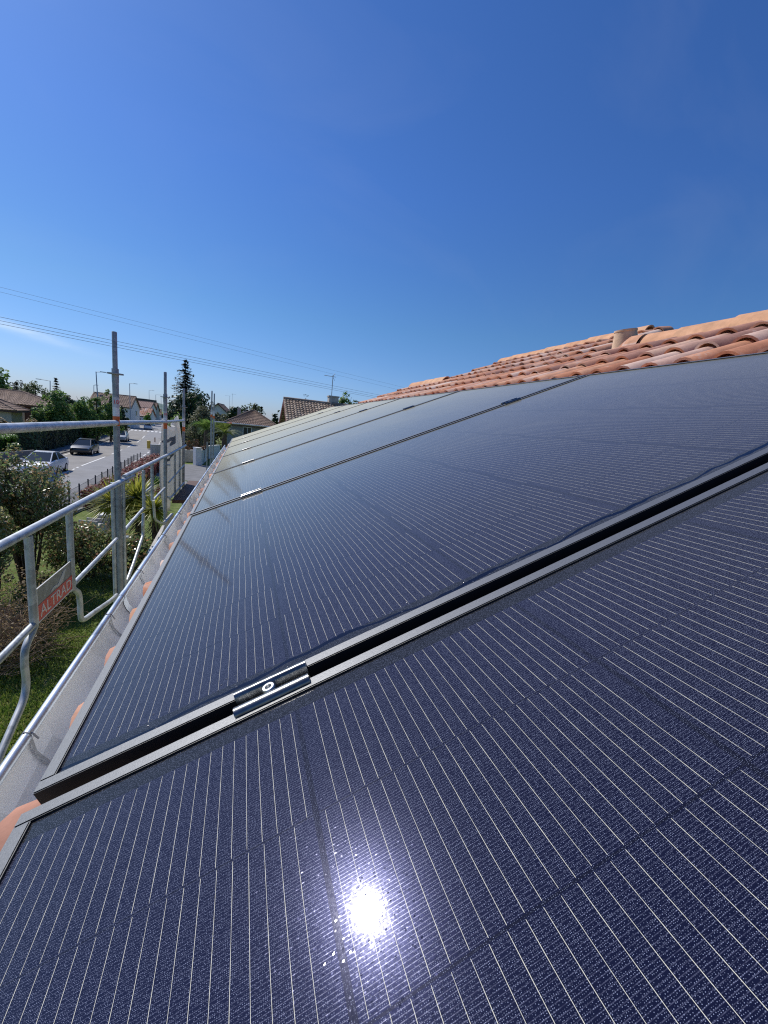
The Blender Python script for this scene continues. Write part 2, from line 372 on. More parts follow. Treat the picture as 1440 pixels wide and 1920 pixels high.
_t = M_TARP.node_tree; _tr = _t.nodes.new('ShaderNodeBsdfTranslucent'); _tr.inputs[0].default_value = (0.85, 0.83, 0.78, 1); _ms = _t.nodes.new('ShaderNodeMixShader'); _ms.inputs[0].default_value = 0.45
_t.links.new(_t.nodes['Principled BSDF'].outputs[0], _ms.inputs[1]); _t.links.new(_tr.outputs[0], _ms.inputs[2]); _t.links.new(_ms.outputs[0], _t.nodes['Material Output'].inputs[0])
M_TARPINK = plain('grey_tarpaulin_print', (0.17, 0.17, 0.17), 0.7)
M_BARK = plain('bark', (0.09, 0.065, 0.045), 0.95, var=0.3, scale=8, bump=0.6, bscale=20)
M_TWIG = plain('pale_twig', (0.30, 0.21, 0.13), 0.95, var=0.3, scale=8)
M_WIRE = plain('cable_black', (0.13, 0.15, 0.18), 0.6)

L_DARK = leafmat('glossy_dark_leaves', [(0.093, 0.155, 0.056), (0.155, 0.232, 0.078), (0.248, 0.310, 0.109), (0.466, 0.232, 0.140), (0.435, 0.466, 0.217), (0.186, 0.265, 0.093)], 0.25, 0.5)
L_HEDGE = leafmat('hedge_leaves', [(0.023, 0.055, 0.019), (0.047, 0.086, 0.028), (0.040, 0.070, 0.023)], 0.5, 0.3)
L_BRIGHT = leafmat('bright_hedge_leaves', [(0.065, 0.169, 0.013), (0.104, 0.260, 0.019), (0.078, 0.195, 0.016)], 0.5, 0.5)
L_MID = leafmat('mid_green_leaves', [(0.081, 0.170, 0.036), (0.130, 0.240, 0.049), (0.200, 0.320, 0.070), (0.240, 0.281, 0.090)], 0.5, 0.45)
L_PALE = leafmat('pale_spring_leaves', [(0.14, 0.18, 0.08), (0.20, 0.23, 0.11), (0.11, 0.15, 0.07)], 0.6, 0.45)
L_BARE = leafmat('bare_twigs', [(0.16, 0.15, 0.11), (0.20, 0.19, 0.14), (0.12, 0.115, 0.085)], 0.8, 0.1)
L_SPRUCE = leafmat('spruce_needles', [(0.012, 0.028, 0.014), (0.022, 0.042, 0.02), (0.03, 0.05, 0.025)], 0.6, 0.05)
L_GREY = leafmat('grey_green_leaves', [(0.120, 0.144, 0.072), (0.180, 0.192, 0.102), (0.144, 0.132, 0.084)], 0.55, 0.4)
L_RED = leafmat('red_photinia_leaves', [(0.24, 0.045, 0.045), (0.32, 0.085, 0.075), (0.18, 0.035, 0.035), (0.10, 0.07, 0.03), (0.34, 0.12, 0.10)], 0.55, 0.4)
L_YUCCA = leafmat('yucca_blades', [(0.288, 0.306, 0.046), (0.450, 0.450, 0.064), (0.198, 0.234, 0.036), (0.576, 0.540, 0.108)], 0.4, 0.5)
L_PALM = leafmat('palm_fronds', [(0.140, 0.196, 0.042), (0.224, 0.280, 0.063), (0.098, 0.140, 0.035)], 0.4, 0.45)
L_BROWN = leafmat('rusty_leaves', [(0.16, 0.075, 0.035), (0.22, 0.11, 0.05), (0.11, 0.06, 0.03)], 0.6, 0.2)
L_BEIGE = leafmat('beige_dry_leaves', [(0.250, 0.175, 0.088), (0.350, 0.250, 0.125), (0.150, 0.106, 0.056), (0.450, 0.338, 0.163)], 0.6, 0.35)
L_OLIVE = leafmat('olive_yellow_leaves', [(0.16, 0.17, 0.04), (0.10, 0.12, 0.03), (0.26, 0.24, 0.08), (0.08, 0.09, 0.025), (0.20, 0.22, 0.06)], 0.5, 0.4)
L_GRASS = leafmat('grass_blades', [(0.101, 0.182, 0.024), (0.182, 0.284, 0.041), (0.263, 0.324, 0.061), (0.324, 0.304, 0.121)], 0.5, 0.3)

# ------------------------------------------------------------------ plants
def rnd(): return random.uniform(-1, 1)
def rvec():
    while True:
        v = Vector((rnd(), rnd(), rnd()))
        if 0.02 < v.length < 1: return v
def leaf(bm, p, s, nrm=None, asp=1.9):
    d = rvec().normalized(); n_ = (nrm + rvec() * 0.6).normalized() if nrm is not None else rvec().normalized()
    a = (d - n_ * d.dot(n_))
    if a.length < 1e-3: return
    a.normalize(); b = n_.cross(a); l = s * random.uniform(0.7, 1.3); ww = l / asp
    vs = [bm.verts.new(p + q) for q in (-a * l * 0.5, b * ww * 0.5 , a * l * 0.5, -b * ww * 0.5)]
    bm.faces.new(vs)
def clump_crown(bm, blobs, n, size, clumps=14, spread=0.32, asp=1.7):
    """leaves in many small clumps spread through ellipsoids: blobs = [(centre, radii)]"""
    vol = [b[1][0] * b[1][1] * b[1][2] for b in blobs]; tot = sum(vol)
    for (c, r), vv in zip(blobs, vol):
        k = max(5, int(clumps * (vv / tot) ** 0.7 * len(blobs) ** 0.3)); m_ = int(n * vv / tot / k) + 1
        for _ in range(k):
            d = rvec().normalized(); q = random.uniform(0.45, 0.98)
            cc = Vector(c) + Vector((d.x * r[0], d.y * r[1], d.z * r[2])) * q
            rr = min(r) * spread * random.uniform(0.7, 1.35)
            for _ in range(m_):
                v = rvec(); v = v.normalized() * (v.length ** 0.6)
                p = cc + Vector((v.x * rr * 1.15, v.y * rr * 1.15, v.z * rr))
                leaf(bm, p, size, (p - Vector(c)).normalized() if random.random() < 0.6 else None, asp)
def limbs(bm, base, top, r, ends, seg=6):
    base = Vector(base); top = Vector(top)
    mid = base.lerp(top, 0.5) + Vector((rnd(), rnd(), 0)) * r * 0.8
    tube(bm, [base, mid, top], [r, r * 0.75, r * 0.45], seg)
    for e in ends:
        e = Vector(e); s = base.lerp(top, random.uniform(0.35, 0.9))
        k = s.lerp(e, 0.5) + Vector((rnd(), rnd(), abs(rnd()))) * (e - s).length * 0.12
        tube(bm, [s, k, e], [r * 0.4, r * 0.25, r * 0.08], 5)
def tree(name, label, base, h, w_, mat, leafn=1500, leafs=0.25, trunk=0.3, blobs=None, group=None, cat='tree', clumps=26, bark=None, spread=0.34):
    t = thing(name, label, cat, base, group=group)
    if blobs is None:
        blobs = [((0, 0, h * (trunk + (1 - trunk) * 0.5)), (w_ / 2, w_ / 2, h * (1 - trunk) / 2)),
                 ((rnd() * w_ * .2, rnd() * w_ * .2, h * (trunk + (1 - trunk) * 0.3)), (w_ * .45, w_ * .45, h * (1 - trunk) * .3))]
    bm = B(); clump_crown(bm, blobs, int(leafn * 1.9), leafs * 1.3, clumps, spread); obj('crown', bm, mat, t)
    bm = B()
    ends = [Vector(c) + Vector((rnd() * r[0], rnd() * r[1], rnd() * r[2])) * 0.75 for c, r in blobs for _ in range(5)]
    limbs(bm, (0, 0, -0.2), (0, 0, h * 0.82), max(0.05, h * 0.022), ends); obj('trunk', bm, bark or M_BARK, t, True)
    return t
def conifer(name, label, base, h, w_, mat, levels=22, per=9, gap=0.06, group=None, droop=0.25, leafs=0.3):
    t = thing(name, label, 'tree', base, group=group); bm = B()
    for i in range(levels):
        f = i / (levels - 1); z = h * (gap + (1 - gap) * f); L = w_ / 2 * (1 - f) ** 0.62 * random.uniform(0.8, 1.1) + 0.06 * w_ * (1 - f) + 0.1
        for k in range(per):
            if random.random() < 0.13: continue
            a = random.uniform(0, 6.28); l = L * random.uniform(0.65, 1.12)
            steps = max(3, int(l / (leafs * 0.38)))
            for q in range(steps):
                s = (q + 0.6) / steps
                for _ in range(2):
                    p = Vector((math.cos(a) * l * s, math.sin(a) * l * s, z - droop * l * (s - 0.2 * s * s) + 0.12 * l * s ** 3))
                    p += rvec() * leafs * 0.35; leaf(bm, p, leafs * (1.1 - 0.4 * s), Vector((0, 0, 1)), 2.2)
    for _ in range(16): leaf(bm, Vector((rnd() * .05 * w_, rnd() * .05 * w_, h * random.uniform(0.96, 1.02))), leafs * 0.8)
    obj('crown', bm, mat, t); bm = B(); tube(bm, [(0, 0, -.2), (0, 0, h * .5), (0, 0, h)], [h * .018, h * .012, 0.02], 7); obj('trunk', bm, M_BARK, t, True)
    return t
def hedge_line(name, label, pts, width, height, mat, leafn, leafs, cat='hedge', rough=0.15, dark=None):
    """a clipped hedge along a ground polyline: leaves over a dark solid painted as inner shade"""
    o0 = Vector(pts[0]); t = thing(name, label, cat, o0); bm = B(); core = B()
    P = [Vector(p) - o0 for p in pts]; tot = sum((P[i + 1] - P[i]).length for i in range(len(P) - 1))
    for i in range(len(P) - 1):
        a, b = P[i], P[i + 1]; L = (b - a).length; d = (b - a).normalized(); s = Vector((d.y, -d.x, 0))
        prism(core, [a - s * width * .38, a + s * width * .38, a + s * width * .36 + Vector((0, 0, height * .88)), a - s * width * .36 + Vector((0, 0, height * .88))], b - a)
        for _ in range(int(leafn * L / tot)):
            q = random.random(); bump = 1 + rough * math.sin(q * L * 2.3 + i) * random.random()
            face = random.random()
            if face < 0.45: off = Vector((0, 0, height * bump * random.uniform(0.93, 1.05))) + s * rnd() * width * .5; nn = Vector((0, 0, 1))
            else:
                sd = 1 if face < 0.75 else -1
                off = s * sd * width * .5 * random.uniform(0.78, 1.06) * bump + Vector((0, 0, random.random() * height)); nn = s * sd
            leaf(bm, a + d * q * L + off, leafs, nn, 1.6)
    for e_, dv in ((P[0], P[0] - P[1]), (P[-1], P[-1] - P[-2])):
        dn = dv.normalized(); s = Vector((dn.y, -dn.x, 0))
        for _ in range(int(leafn * width / tot * .5) + 20): leaf(bm, e_ + s * rnd() * width * .5 + dn * random.uniform(-.05, .12) + Vector((0, 0, random.random() * height)), leafs, dn, 1.6)
    obj('foliage', bm, mat, t); obj('shade_core', core, dark or M_HCORE, t)
    return t
M_HCORE = plain('hedge_inner_shade', (0.012, 0.016, 0.008), 1.0, var=0.3)  # shade between the leaves painted as a near-black core
def rosette(bm, c, n, L, wd, droop=0.5, upmin=-0.2, fold=3, width_tip=0.15):
    """narrow pointed blades from one point"""
    c = Vector(c)
    for _ in range(n):
        az = random.uniform(0, 6.283); el = math.asin(random.uniform(upmin, 0.98)); l = L * random.uniform(0.75, 1.1)
        d = Vector((math.cos(az) * math.cos(el), math.sin(az) * math.cos(el), math.sin(el))); s = Vector((-math.sin(az), math.cos(az), 0))
        prev = None
        for k in range(fold + 1):
            f = k / fold; p = c + d * l * f + Vector((0, 0, -droop * l * f * f * math.cos(el) * 0.6)); ww = wd * (1 - f) ** 0.6 * (0.65 + 0.35 * min(1, f * 4)) + wd * 0.03
            cur = (bm.verts.new(p - s * ww / 2), bm.verts.new(p + s * ww / 2))
            if prev: bm.faces.new((prev[0], prev[1], cur[1], cur[0]))
            prev = cur
def fronds(bm, c, n, L, droop=0.8):
    """feather fronds with leaflets"""
    c = Vector(c)
    for i in range(n):
        az = 6.283 * i / n + rnd() * .2; el = random.uniform(0.25, 1.3); l = L * random.uniform(0.8, 1.1)
        d = Vector((math.cos(az) * math.cos(el), math.sin(az) * math.cos(el), math.sin(el))); s = Vector((-math.sin(az), math.cos(az), 0))
        for k in range(2, 26):
            f = k / 26; p = c + d * l * f + Vector((0, 0, -droop * l * f * f * 0.7)); ll = l * 0.27 * math.sin(math.pi * min(1, f * 0.85 + 0.12))
            for sd in (-1, 1):
                tip = p + s * sd * ll + d * ll * 0.6 + Vector((0, 0, ll * 0.15)); e = d * l * 0.012
                bm.faces.new([bm.verts.new(q) for q in (p - e, p + e, tip)])
        q0 = [c + d * l * f + Vector((0, 0, -droop * l * f * f * 0.7)) for f in (0, .33, .66, 1)]
        tube(bm, q0, [l * .012, l * .01, l * .007, l * .003], 4)

# ================================================================== the ground
bm = B(); quad(bm, [(-2500, -400, 0), (2500, -400, 0), (2500, 4000, 0), (-2500, 4000, 0)]); obj('ground', bm, M_LAWN, kind='structure')
CEN = [(-13.6, -60), (-13.0, -10), (-12.1, 15), (-11.6, 32), (-12.05, 39.4), (-12.7, 50), (-14.3, 68), (-16.6, 85), (-20.2, 108), (-28, 160), (-42, 240), (-70, 380), (-110, 560)]
def smooth2(pts, n=6): return [Vector((p.x, p.y, 0)) for p in smooth_path([(x, y, 0) for x, y in pts], n)]
RC = smooth2(CEN)
def side(i, off):
    d = (RC[min(i + 1, len(RC) - 1)] - RC[max(i - 1, 0)]).normalized(); return RC[i] + Vector((d.y, -d.x, 0)) * off
def strip(name, o1, o2, z, mat, i0=0, i1=None, thick=0.0):
    bm = B(); i1 = len(RC) if i1 is None else i1; prev = None
    for i in range(i0, i1):
        a = side(i, o1) + Vector((0, 0, z)); b = side(i, o2) + Vector((0, 0, z))
        cur = [bm.verts.new(a), bm.verts.new(b)]
        if thick: cur += [bm.verts.new(b - Vector((0, 0, thick))), bm.verts.new(a - Vector((0, 0, thick)))]
        if prev:
            n_ = len(cur)
            if n_ == 2: bm.faces.new((prev[0], prev[1], cur[1], cur[0]))
            else:
                for k in range(4): bm.faces.new((prev[k], prev[(k + 1) % 4], cur[(k + 1) % 4], cur[k]))
        prev = cur
    return obj(name, bm, mat, kind='structure')
strip('road', -3.6, 3.1, 0.02, M_ASPHALT)
strip('road_right_lane', 0.12, 3.1, 0.0235, ground_mat('newer_asphalt', [(0.3, (0.25, 0.25, 0.25)), (0.6, (0.30, 0.30, 0.30)), (0.8, (0.33, 0.33, 0.33))], 0.8, bump=0.2, bs=60))
strip('sidewalk', 3.1, 4.9, 0.12, M_PAVE, thick=0.14)
strip('sidewalk_far_side', -5.4, -3.6, 0.12, M_PAVE, thick=0.14)
def along(bm, off, wd, s0, s1):            # painted dash between two y values
    for i in range(len(RC) - 1):
        pass
def road_at(y):
    for i in range(len(RC) - 1):
        if RC[i].y <= y <= RC[i + 1].y:
            t = (y - RC[i].y) / (RC[i + 1].y - RC[i].y); d = (RC[i + 1] - RC[i]).normalized()
            return RC[i].lerp(RC[i + 1], t), d, Vector((d.y, -d.x, 0))
    return RC[-1], Vector((0, 1, 0)), Vector((1, 0, 0))
bm = B()
def dash(y0, y1, off, wd):
    n_ = max(1, int((y1 - y0) / 4)); prev = None
    for k in range(n_ + 1):
        c, d, s = road_at(y0 + (y1 - y0) * k / n_); z = Vector((0, 0, 0.028))
        cur = (bm.verts.new(c + s * (off - wd / 2) + z), bm.verts.new(c + s * (off + wd / 2) + z))
        if prev: bm.faces.new((prev[0], prev[1], cur[1], cur[0]))
        prev = cur
for y0, y1 in ((10, 18), (22, 30), (31, 35.6), (36.4, 37.0), (37.6, 38.2), (39, 47), (50, 56), (60, 66), (70, 76), (80, 88)): dash(y0, y1, 0, 0.13)
dash(30, 100, -3.15, 0.11)
for k in range(16): dash(40 + k * 3.4, 41.9 + k * 3.4, 2.85, 0.13)
for k in range(8):
    o_ = -3.2 + k * 0.8; dash(105.5, 109.5, o_, 0.45)
obj('road_markings', bm, M_LINE, kind='structure')
# private ground on the near side of the fence
bm = B(); quad(bm, [(-7.4, 25, 0.012), (-3.2, 27, 0.012), (-2.6, 45, 0.012), (-8.2, 45, 0.012)]); obj('gravel_courtyard', bm, M_GRAVEL, kind='structure')
bm = B(); quad(bm, [(-7.6, 45.05, 0.018), (-2.6, 45.05, 0.018), (-2.5, 27.5, 0.018), (-4.3, 27.2, 0.018)]); obj('driveway', bm, M_PAVE, kind='structure')
# distant low hills
bm = B(); nX = 60; rows = []
for j in range(5):
    row = []
    for i in range(nX):
        x = -1400 + i * 46; y = 1250 + j * 120; hgt = (10 + 10 * math.sin(i * .31) + 6 * math.sin(i * .83 + 1) + 5 * math.sin(i * 1.9)) * math.sin(math.pi * min(1, j / 3.0) / 2)
        row.append(bm.verts.new((x, y, max(0, hgt) + (0 if j else -1))))
    rows.append(row)
for j in range(4):
    for i in range(nX - 1): bm.faces.new((rows[j][i], rows[j][i + 1], rows[j + 1][i + 1], rows[j + 1][i]))
obj('hills', bm, plain('hazy_hill', (0.10, 0.16, 0.13), 1.0, var=0.3, scale=0.02), smooth='all', kind='structure')

# ================================================================== the house we stand on
home = thing('tiled_house', 'house with terracotta canal tile roof under the solar panels', 'house', (1.2, 2, 0))
HL = Vector((-1.2, -2, 0))
def hobj(name, bm, mat, smooth=False, parent=None):
    o = obj(name, bm, mat, parent or home, smooth)
    bmv = o.data; bmv.transform(Matrix.Translation(HL)); return o
def barrel(bm, u0, u1, y, h0, h1, r0, r1, a0, a1, seg=9, th=0.013, bowl=False, axis='u', wig=0.0):
    """one canal tile: a half barrel with thickness, from (u0) low end to (u1) high end"""
    rings = []
    jy = rnd() * wig; jh = rnd() * wig * .4
    for (uu, h, r) in ((u0, h0, r0), (u1, h1, r1)):
        for rr in (r, r - th):
            ring = []
            for k in range(seg + 1):
                t = a0 + (a1 - a0) * k / seg
                off = -rr * math.cos(t); hh = (rr * math.sin(t)) * (-1 if bowl else 1)
                if axis == 'u': p = on_roof(uu, y + off + jy, h + hh + jh)
                else: p = on_roof(y + off * 0.92, uu, h) + Vector((0, 0, hh)) + Vector((0, 0, jh))
                ring.append(bm.verts.new(p))
            rings.append(ring)
    o0, i0, o1, i1 = rings
    for k in range(seg):
        bm.faces.new((o0[k], o0[k + 1], o1[k + 1], o1[k])); bm.faces.new((i0[k + 1], i0[k], i1[k], i1[k + 1]))
        bm.faces.new((o0[k + 1], o0[k], i0[k], i0[k + 1])); bm.faces.new((o1[k], o1[k + 1], i1[k + 1], i1[k]))
    bm.faces.new((o0[0], o1[0], i1[0], i0[0])); bm.faces.new((o1[seg], o0[seg], i0[seg], i1[seg]))
PY = 0.188; EXP = 0.42; YEND = 7.72
bm = B(); ncol = int((YEND + 3.4) / PY)
for c_ in range(ncol):
    y = YEND - 0.1 - c_ * PY
    top = 4.62 if 3.1 < y < 6.2 else 3.58
    k = 0
    while True:
        u0 = -0.122 + k * EXP; k += 1
        if u0 > top - 0.1: break
        if 0.35 < u0 < 1.2 and y < 6.6: continue          # hidden under the panels
        u1 = min(u0 + 0.48, top + 0.02)
        barrel(bm, u0 + rnd() * .012, u1, y, -0.176, -0.190, 0.083, 0.066, 0.06, math.pi - 0.06, wig=0.008)
        if u0 > 0: barrel(bm, u0 + .02, u1 + .02, y + PY / 2, -0.135, -0.15, 0.075, 0.088, 0.3, math.pi - 0.3, 6, bowl=True, wig=0.004)
        else: barrel(bm, u0 + .06, u1 + .02, y + PY / 2, -0.135, -0.15, 0.075, 0.088, 0.3, math.pi - 0.3, 6, bowl=True, wig=0.004)
roof = hobj('roof', bm, M_TILE, True)
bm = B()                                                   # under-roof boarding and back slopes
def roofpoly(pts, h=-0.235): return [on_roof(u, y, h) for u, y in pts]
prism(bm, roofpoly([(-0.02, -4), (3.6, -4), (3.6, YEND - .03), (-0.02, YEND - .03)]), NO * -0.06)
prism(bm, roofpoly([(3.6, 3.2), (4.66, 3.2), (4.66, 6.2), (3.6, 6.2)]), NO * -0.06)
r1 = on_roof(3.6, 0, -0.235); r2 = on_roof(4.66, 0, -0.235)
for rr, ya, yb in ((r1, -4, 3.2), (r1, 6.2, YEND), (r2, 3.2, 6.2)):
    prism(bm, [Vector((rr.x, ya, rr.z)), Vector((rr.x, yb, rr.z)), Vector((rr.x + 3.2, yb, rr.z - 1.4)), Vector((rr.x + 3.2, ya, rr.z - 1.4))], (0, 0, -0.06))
hobj('roof_boarding', bm, M_GAPSHADE)
def ridge_run(u, ya, yb, pitch=0.41):
    bm = B(); k = 0; y = ya
    while y < yb:
        barrel(bm, min(y + 0.45, yb + .05), y - 0.0, u, -0.170 + (0.004 if k % 2 else 0.0), -0.174, 0.109, 0.104, 0.05, math.pi - 0.05, 10, 0.016, axis='y', wig=0.006)
        y += pitch; k += 1
    hobj('ridge_tiles', bm, M_RIDGE, True, roof)
ridge_run(3.6, -4.0, 2.42); ridge_run(4.66, 3.35, 6.15); ridge_run(3.6, 6.25, YEND)
bm = B()                                                   # terracotta vent with stepped collar
c0 = on_roof(3.72, 2.80, -0.205); vx = Vector((0.98, 0, 0.2)); vz = Vector((-0.2, 0, 0.98))
prof = [(0.0, 0.112), (0.03, 0.114), (0.185, 0.092), (0.19, 0.096), (0.205, 0.095), (0.206, 0.07), (0.05, 0.07)]
ring = []
for z, r in prof:
    ring.append([bm.verts.new(c0 + vx * (r * math.cos(2 * math.pi * k / 24)) + Vector((0, r * math.sin(2 * math.pi * k / 24), 0)) + vz * z) for k in range(24)])
for a, b in zip(ring, ring[1:]):
    for k in range(24): bm.faces.new((a[k], a[(k + 1) % 24], b[(k + 1) % 24], b[k]))
hobj('roof_vent', bm, M_VENT, True, roof)
bm = B()
for k in range(5):
    barrel(bm, 2.74 - k * .015, 2.55, 3.60 + k * 0.012, -0.215 + k * 0.014, -0.215 + k * 0.014, 0.12 - k * 0.004, 0.115 - k * .004, 0.05, math.pi - 0.05, 10, 0.013, axis='y')
hobj('vent_collar', bm, M_TILE, True, roof)
# walls, fascia
bm = B(); xr = 6.3
bbox(bm, (0.42, -3.6, -0.1), (xr, YEND - 0.35, 4.62))
hobj('wall', bm, M_RENDER_CREAM)
bm = B(); prism(bm, [on_roof(0.46, YEND - .36, -.24), on_roof(3.6, YEND - .36, -.3), Vector((xr, YEND - .36, 4.63)), Vector((.43, YEND - .36, 4.63))], (0, -0.2, 0)); hobj('gable_wall', bm, M_RENDER_CREAM)
bm = B(); bbox(bm, (-0.012, -4, H - 0.36), (0.012, YEND, H - 0.235)); hobj('fascia_board', bm, M_WOODBR)

# gutter -------------------------------------------------------------
gut = thing('zinc_gutter', 'half round zinc gutter with rolled rim running along the eave below the panels', 'gutter', (-0.09, 2, H - 0.21))
GL = Vector((0.09, -2, -(H - 0.21)))
def gobj(name, bm, mat, smooth=True, parent=None):
    o = obj(name, bm, mat, parent or gut, smooth); o.data.transform(Matrix.Translation(GL)); return o
bm = B(); GY0, GY1 = -2.5, 8.35; gr = 0.064; gc = (-0.090, H - 0.212)
angs = [math.pi * (1 - k / 12) for k in range(13)]        # pi (outer) .. 0 (inner) through the bottom
for rr, flip in ((gr, False), (gr + 0.0015, True)):
    prev = None
    for iy in range(2):
        yy = (GY0, GY1)[iy]
        cur = [bm.verts.new((gc[0] + rr * math.cos(t), yy, gc[1] - rr * math.sin(t) * 1.05)) for t in angs]
        if prev:
            for k in range(12):
                f_ = (prev[k], prev[k + 1], cur[k + 1], cur[k]); bm.faces.new(f_[::-1] if flip else f_)
        prev = cur
gobj('channel', bm, M_ZINC)
bm = B(); tube(bm, [(gc[0] - gr - 0.003, GY0, gc[1] + 0.004), (gc[0] - gr - 0.003, GY1, gc[1] + 0.004)], 0.0085, 14); gobj('rolled_rim', bm, M_ZINCRIM)
for yy in (0.35, 0.8, 1.15, 1.62, 2.09, 2.57, 3.01, 3.5, 4.0, 4.5, 5.0, 5.5, 6.0, 6.5, 7.0, 7.5, 8.0):
    bm = B(); prev = None
    for t in [math.pi * (1.0 - k / 7) + 0.0 for k in range(-1, 8)]:
        tt = min(t, math.pi); r_ = gr - 0.0035
        p = Vector((gc[0] + r_ * math.cos(tt), yy, gc[1] - r_ * math.sin(tt) * 1.05 + (0.016 if t > math.pi else 0)))
        cur = (bm.verts.new(p + Vector((0, -.004, 0))), bm.verts.new(p + Vector((0, .004, 0))))
        if prev: bm.faces.new((prev[0], prev[1], cur[1], cur[0]))
        prev = cur
    tube(bm, [(gc[0] - gr - .013, yy, gc[1] + .001), (gc[0] - gr - .006, yy, gc[1] + .0135), (gc[0] - gr + .006, yy, gc[1] + .010), (gc[0] - gr + .012, yy + .004, gc[1] - .004)], 0.0016, 5)
    gobj('bracket', bm, M_GALVD)
for yy in (0.93, 4.2, 7.2):
    bm = B(); prev = None
    for t in angs:
        r_ = gr - .002; p = Vector((gc[0] + r_ * math.cos(t), yy, gc[1] - r_ * math.sin(t) * 1.05)); cur = (bm.verts.new(p), bm.verts.new(p + Vector((0, .035, 0))))
        if prev: bm.faces.new((prev[0], prev[1], cur[1], cur[0]))
        prev = cur
    tube(bm, [(gc[0] - gr - .003, yy, gc[1] + .004), (gc[0] - gr - .003, yy + .035, gc[1] + .004)], .0098, 12)
    gobj('joint_sleeve', bm, M_ZINCRIM)

# ================================================================== solar panels
PW, PL = 1.135, 1.722
def frame_bms():
    bm = B(); lw = 0.0135; D = 0.033
    def rail(lo, hi): bbox(bm, lo, hi)
    rail((0, 0, -D), (PL, lw, 0)); rail((0, PW - lw, -D), (PL, PW, 0))
    rail((0, lw, -D), (lw, PW - lw, 0)); rail((PL - lw, lw, -D), (PL, PW - lw, 0))
    bmesh.ops.bevel(bm, geom=bm.edges[:], offset=0.0009, segments=2, affect='EDGES')
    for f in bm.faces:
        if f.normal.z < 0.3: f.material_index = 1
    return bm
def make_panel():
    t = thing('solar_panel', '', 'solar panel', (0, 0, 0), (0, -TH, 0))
    obj('frame', frame_bms(), [M_FRAME, M_FRAMESHADE], t)
    bm = B(); bbox(bm, (0.0125, 0.0125, -0.0075), (PL - 0.0125, PW - 0.0125, -0.0028)); obj('glass', bm, M_GLASS, t)
    bm = B(); bbox(bm, (0.014, 0.014, -0.0125), (PL - 0.014, PW - 0.014, -0.0080)); obj('backsheet', bm, M_BLACK, t)
    return t
order = ['nearest', 'second', 'third', 'fourth', 'fifth', 'sixth', 'farthest']
plab = ['nearest black solar panel with the bright sun glare on its dark blue glass',
        'large dark solar panel just beyond the wide black seam with a wavy damp edge',
        'third solar panel from the camera, grey blue, between the two clamped seams',
        'fourth solar panel from the camera, pale grey with blurred post reflection near the gutter',
        'fifth solar panel from the camera, a narrow pale strip',
        'sixth solar panel from the camera, second from the far gable end',
        'farthest solar panel, thin pale green strip ending at the gable']
proto = make_panel(); panels = []
for i in range(7):
    t = proto if i == 0 else copy_tree(proto)
    t.location = on_roof(0, -1.165 + 1.155 * i, 0); t['label'] = plab[i]; t['group'] = 'solar panels in one row on the tiled roof'; panels.append(t)
# dew drops beside the near seam
bm = B(); random.seed(11)
for _ in range(70):
    u = random.uniform(.03, 0.75); y = random.uniform(0.016, 0.05); r = random.uniform(0.0004, 0.0013)
    ret = bmesh.ops.create_uvsphere(bm, u_segments=8, v_segments=5, radius=1)
    bmesh.ops.transform(bm, matrix=Matrix.Translation((u, y, -0.0028)) @ Matrix.Diagonal((r * 1.3, r, r * .55, 1)), verts=ret['verts'])
nd = N('water_drop'); nd.set(**{'Base Color': (0.08, 0.09, 0.12), 'Roughness': 0.08, 'IOR': 1.33})
o = obj('dew_drops', bm, nd.m, panels[1], True, kind='stuff')
# mid clamps on the seams
def make_clamp():
    t = thing('panel_clamp', '', 'clamp', (0, 0, 0), (0, -TH, 0)); L = 0.074
    bm = B(); prof = [(-0.0185, 0.0008), (-0.0182, 0.0025), (-0.017, 0.0042), (-0.0145, 0.0055), (-0.0115, 0.006), (-0.009, 0.0052), (-0.0072, 0.003), (-0.0065, -0.012), (0.0065, -0.012), (0.0072, 0.003), (0.009, 0.0052), (0.0115, 0.006), (0.0145, 0.0055), (0.017, 0.0042), (0.0182, 0.0025), (0.0185, 0.0008)]
    inner = [(0.0165, 0.0008), (0.0118, 0.0032), (0.009, 0.001), (0.0085, -0.015), (-0.0085, -0.015), (-0.009, 0.001), (-0.0118, 0.0032), (-0.0165, 0.0008)]
    poly = prof + inner
    prism(bm, [(0, y, z) for y, z in poly], (L, 0, 0)); bmesh.ops.recalc_face_normals(bm, faces=bm.faces)
    obj('bracket', bm, M_CLAMP, t, True)
    bm = B(); seg = 20; rings = []
    for z, r in ((-.012, .0066), (-.0025, .0066), (-.0015, .0058), (-.0015, .0034), (-.006, .0032)):
        rings.append([bm.verts.new((L * .46 + r * math.cos(2 * math.pi * k / seg), r * math.sin(2 * math.pi * k / seg), z + .006)) for k in range(seg)])
    for a, b in zip(rings, rings[1:]):
        for k in range(seg): bm.faces.new((a[k], a[(k + 1) % seg], b[(k + 1) % seg], b[k]))
    bm.faces.new(rings[-1]); obj('bolt', bm, M_BOLT, t, True)
    return t
cp = make_clamp(); first = True
clab = ['wide nearest seam', 'second seam', 'third seam', 'fourth seam', 'fifth seam', 'farthest seam']
for s in range(6):
    for j, u in enumerate((0.184, 1.285)):
        t = cp if first else copy_tree(cp); first = False
        t.location = on_roof(u, -0.020 + 1.155 * s, 0.0)
        pos = 'lower' if j == 0 else 'upper'
        t['label'] = ('shiny black clamp with silver bolt across the wide nearest seam, near the gutter' if (s == 0 and j == 0) else
                      '%s small black clamp on the %s between panels, %s' % (pos, clab[s], 'toward the gutter' if j == 0 else 'toward the ridge'))
        t['group'] = 'clamps between the solar panels'

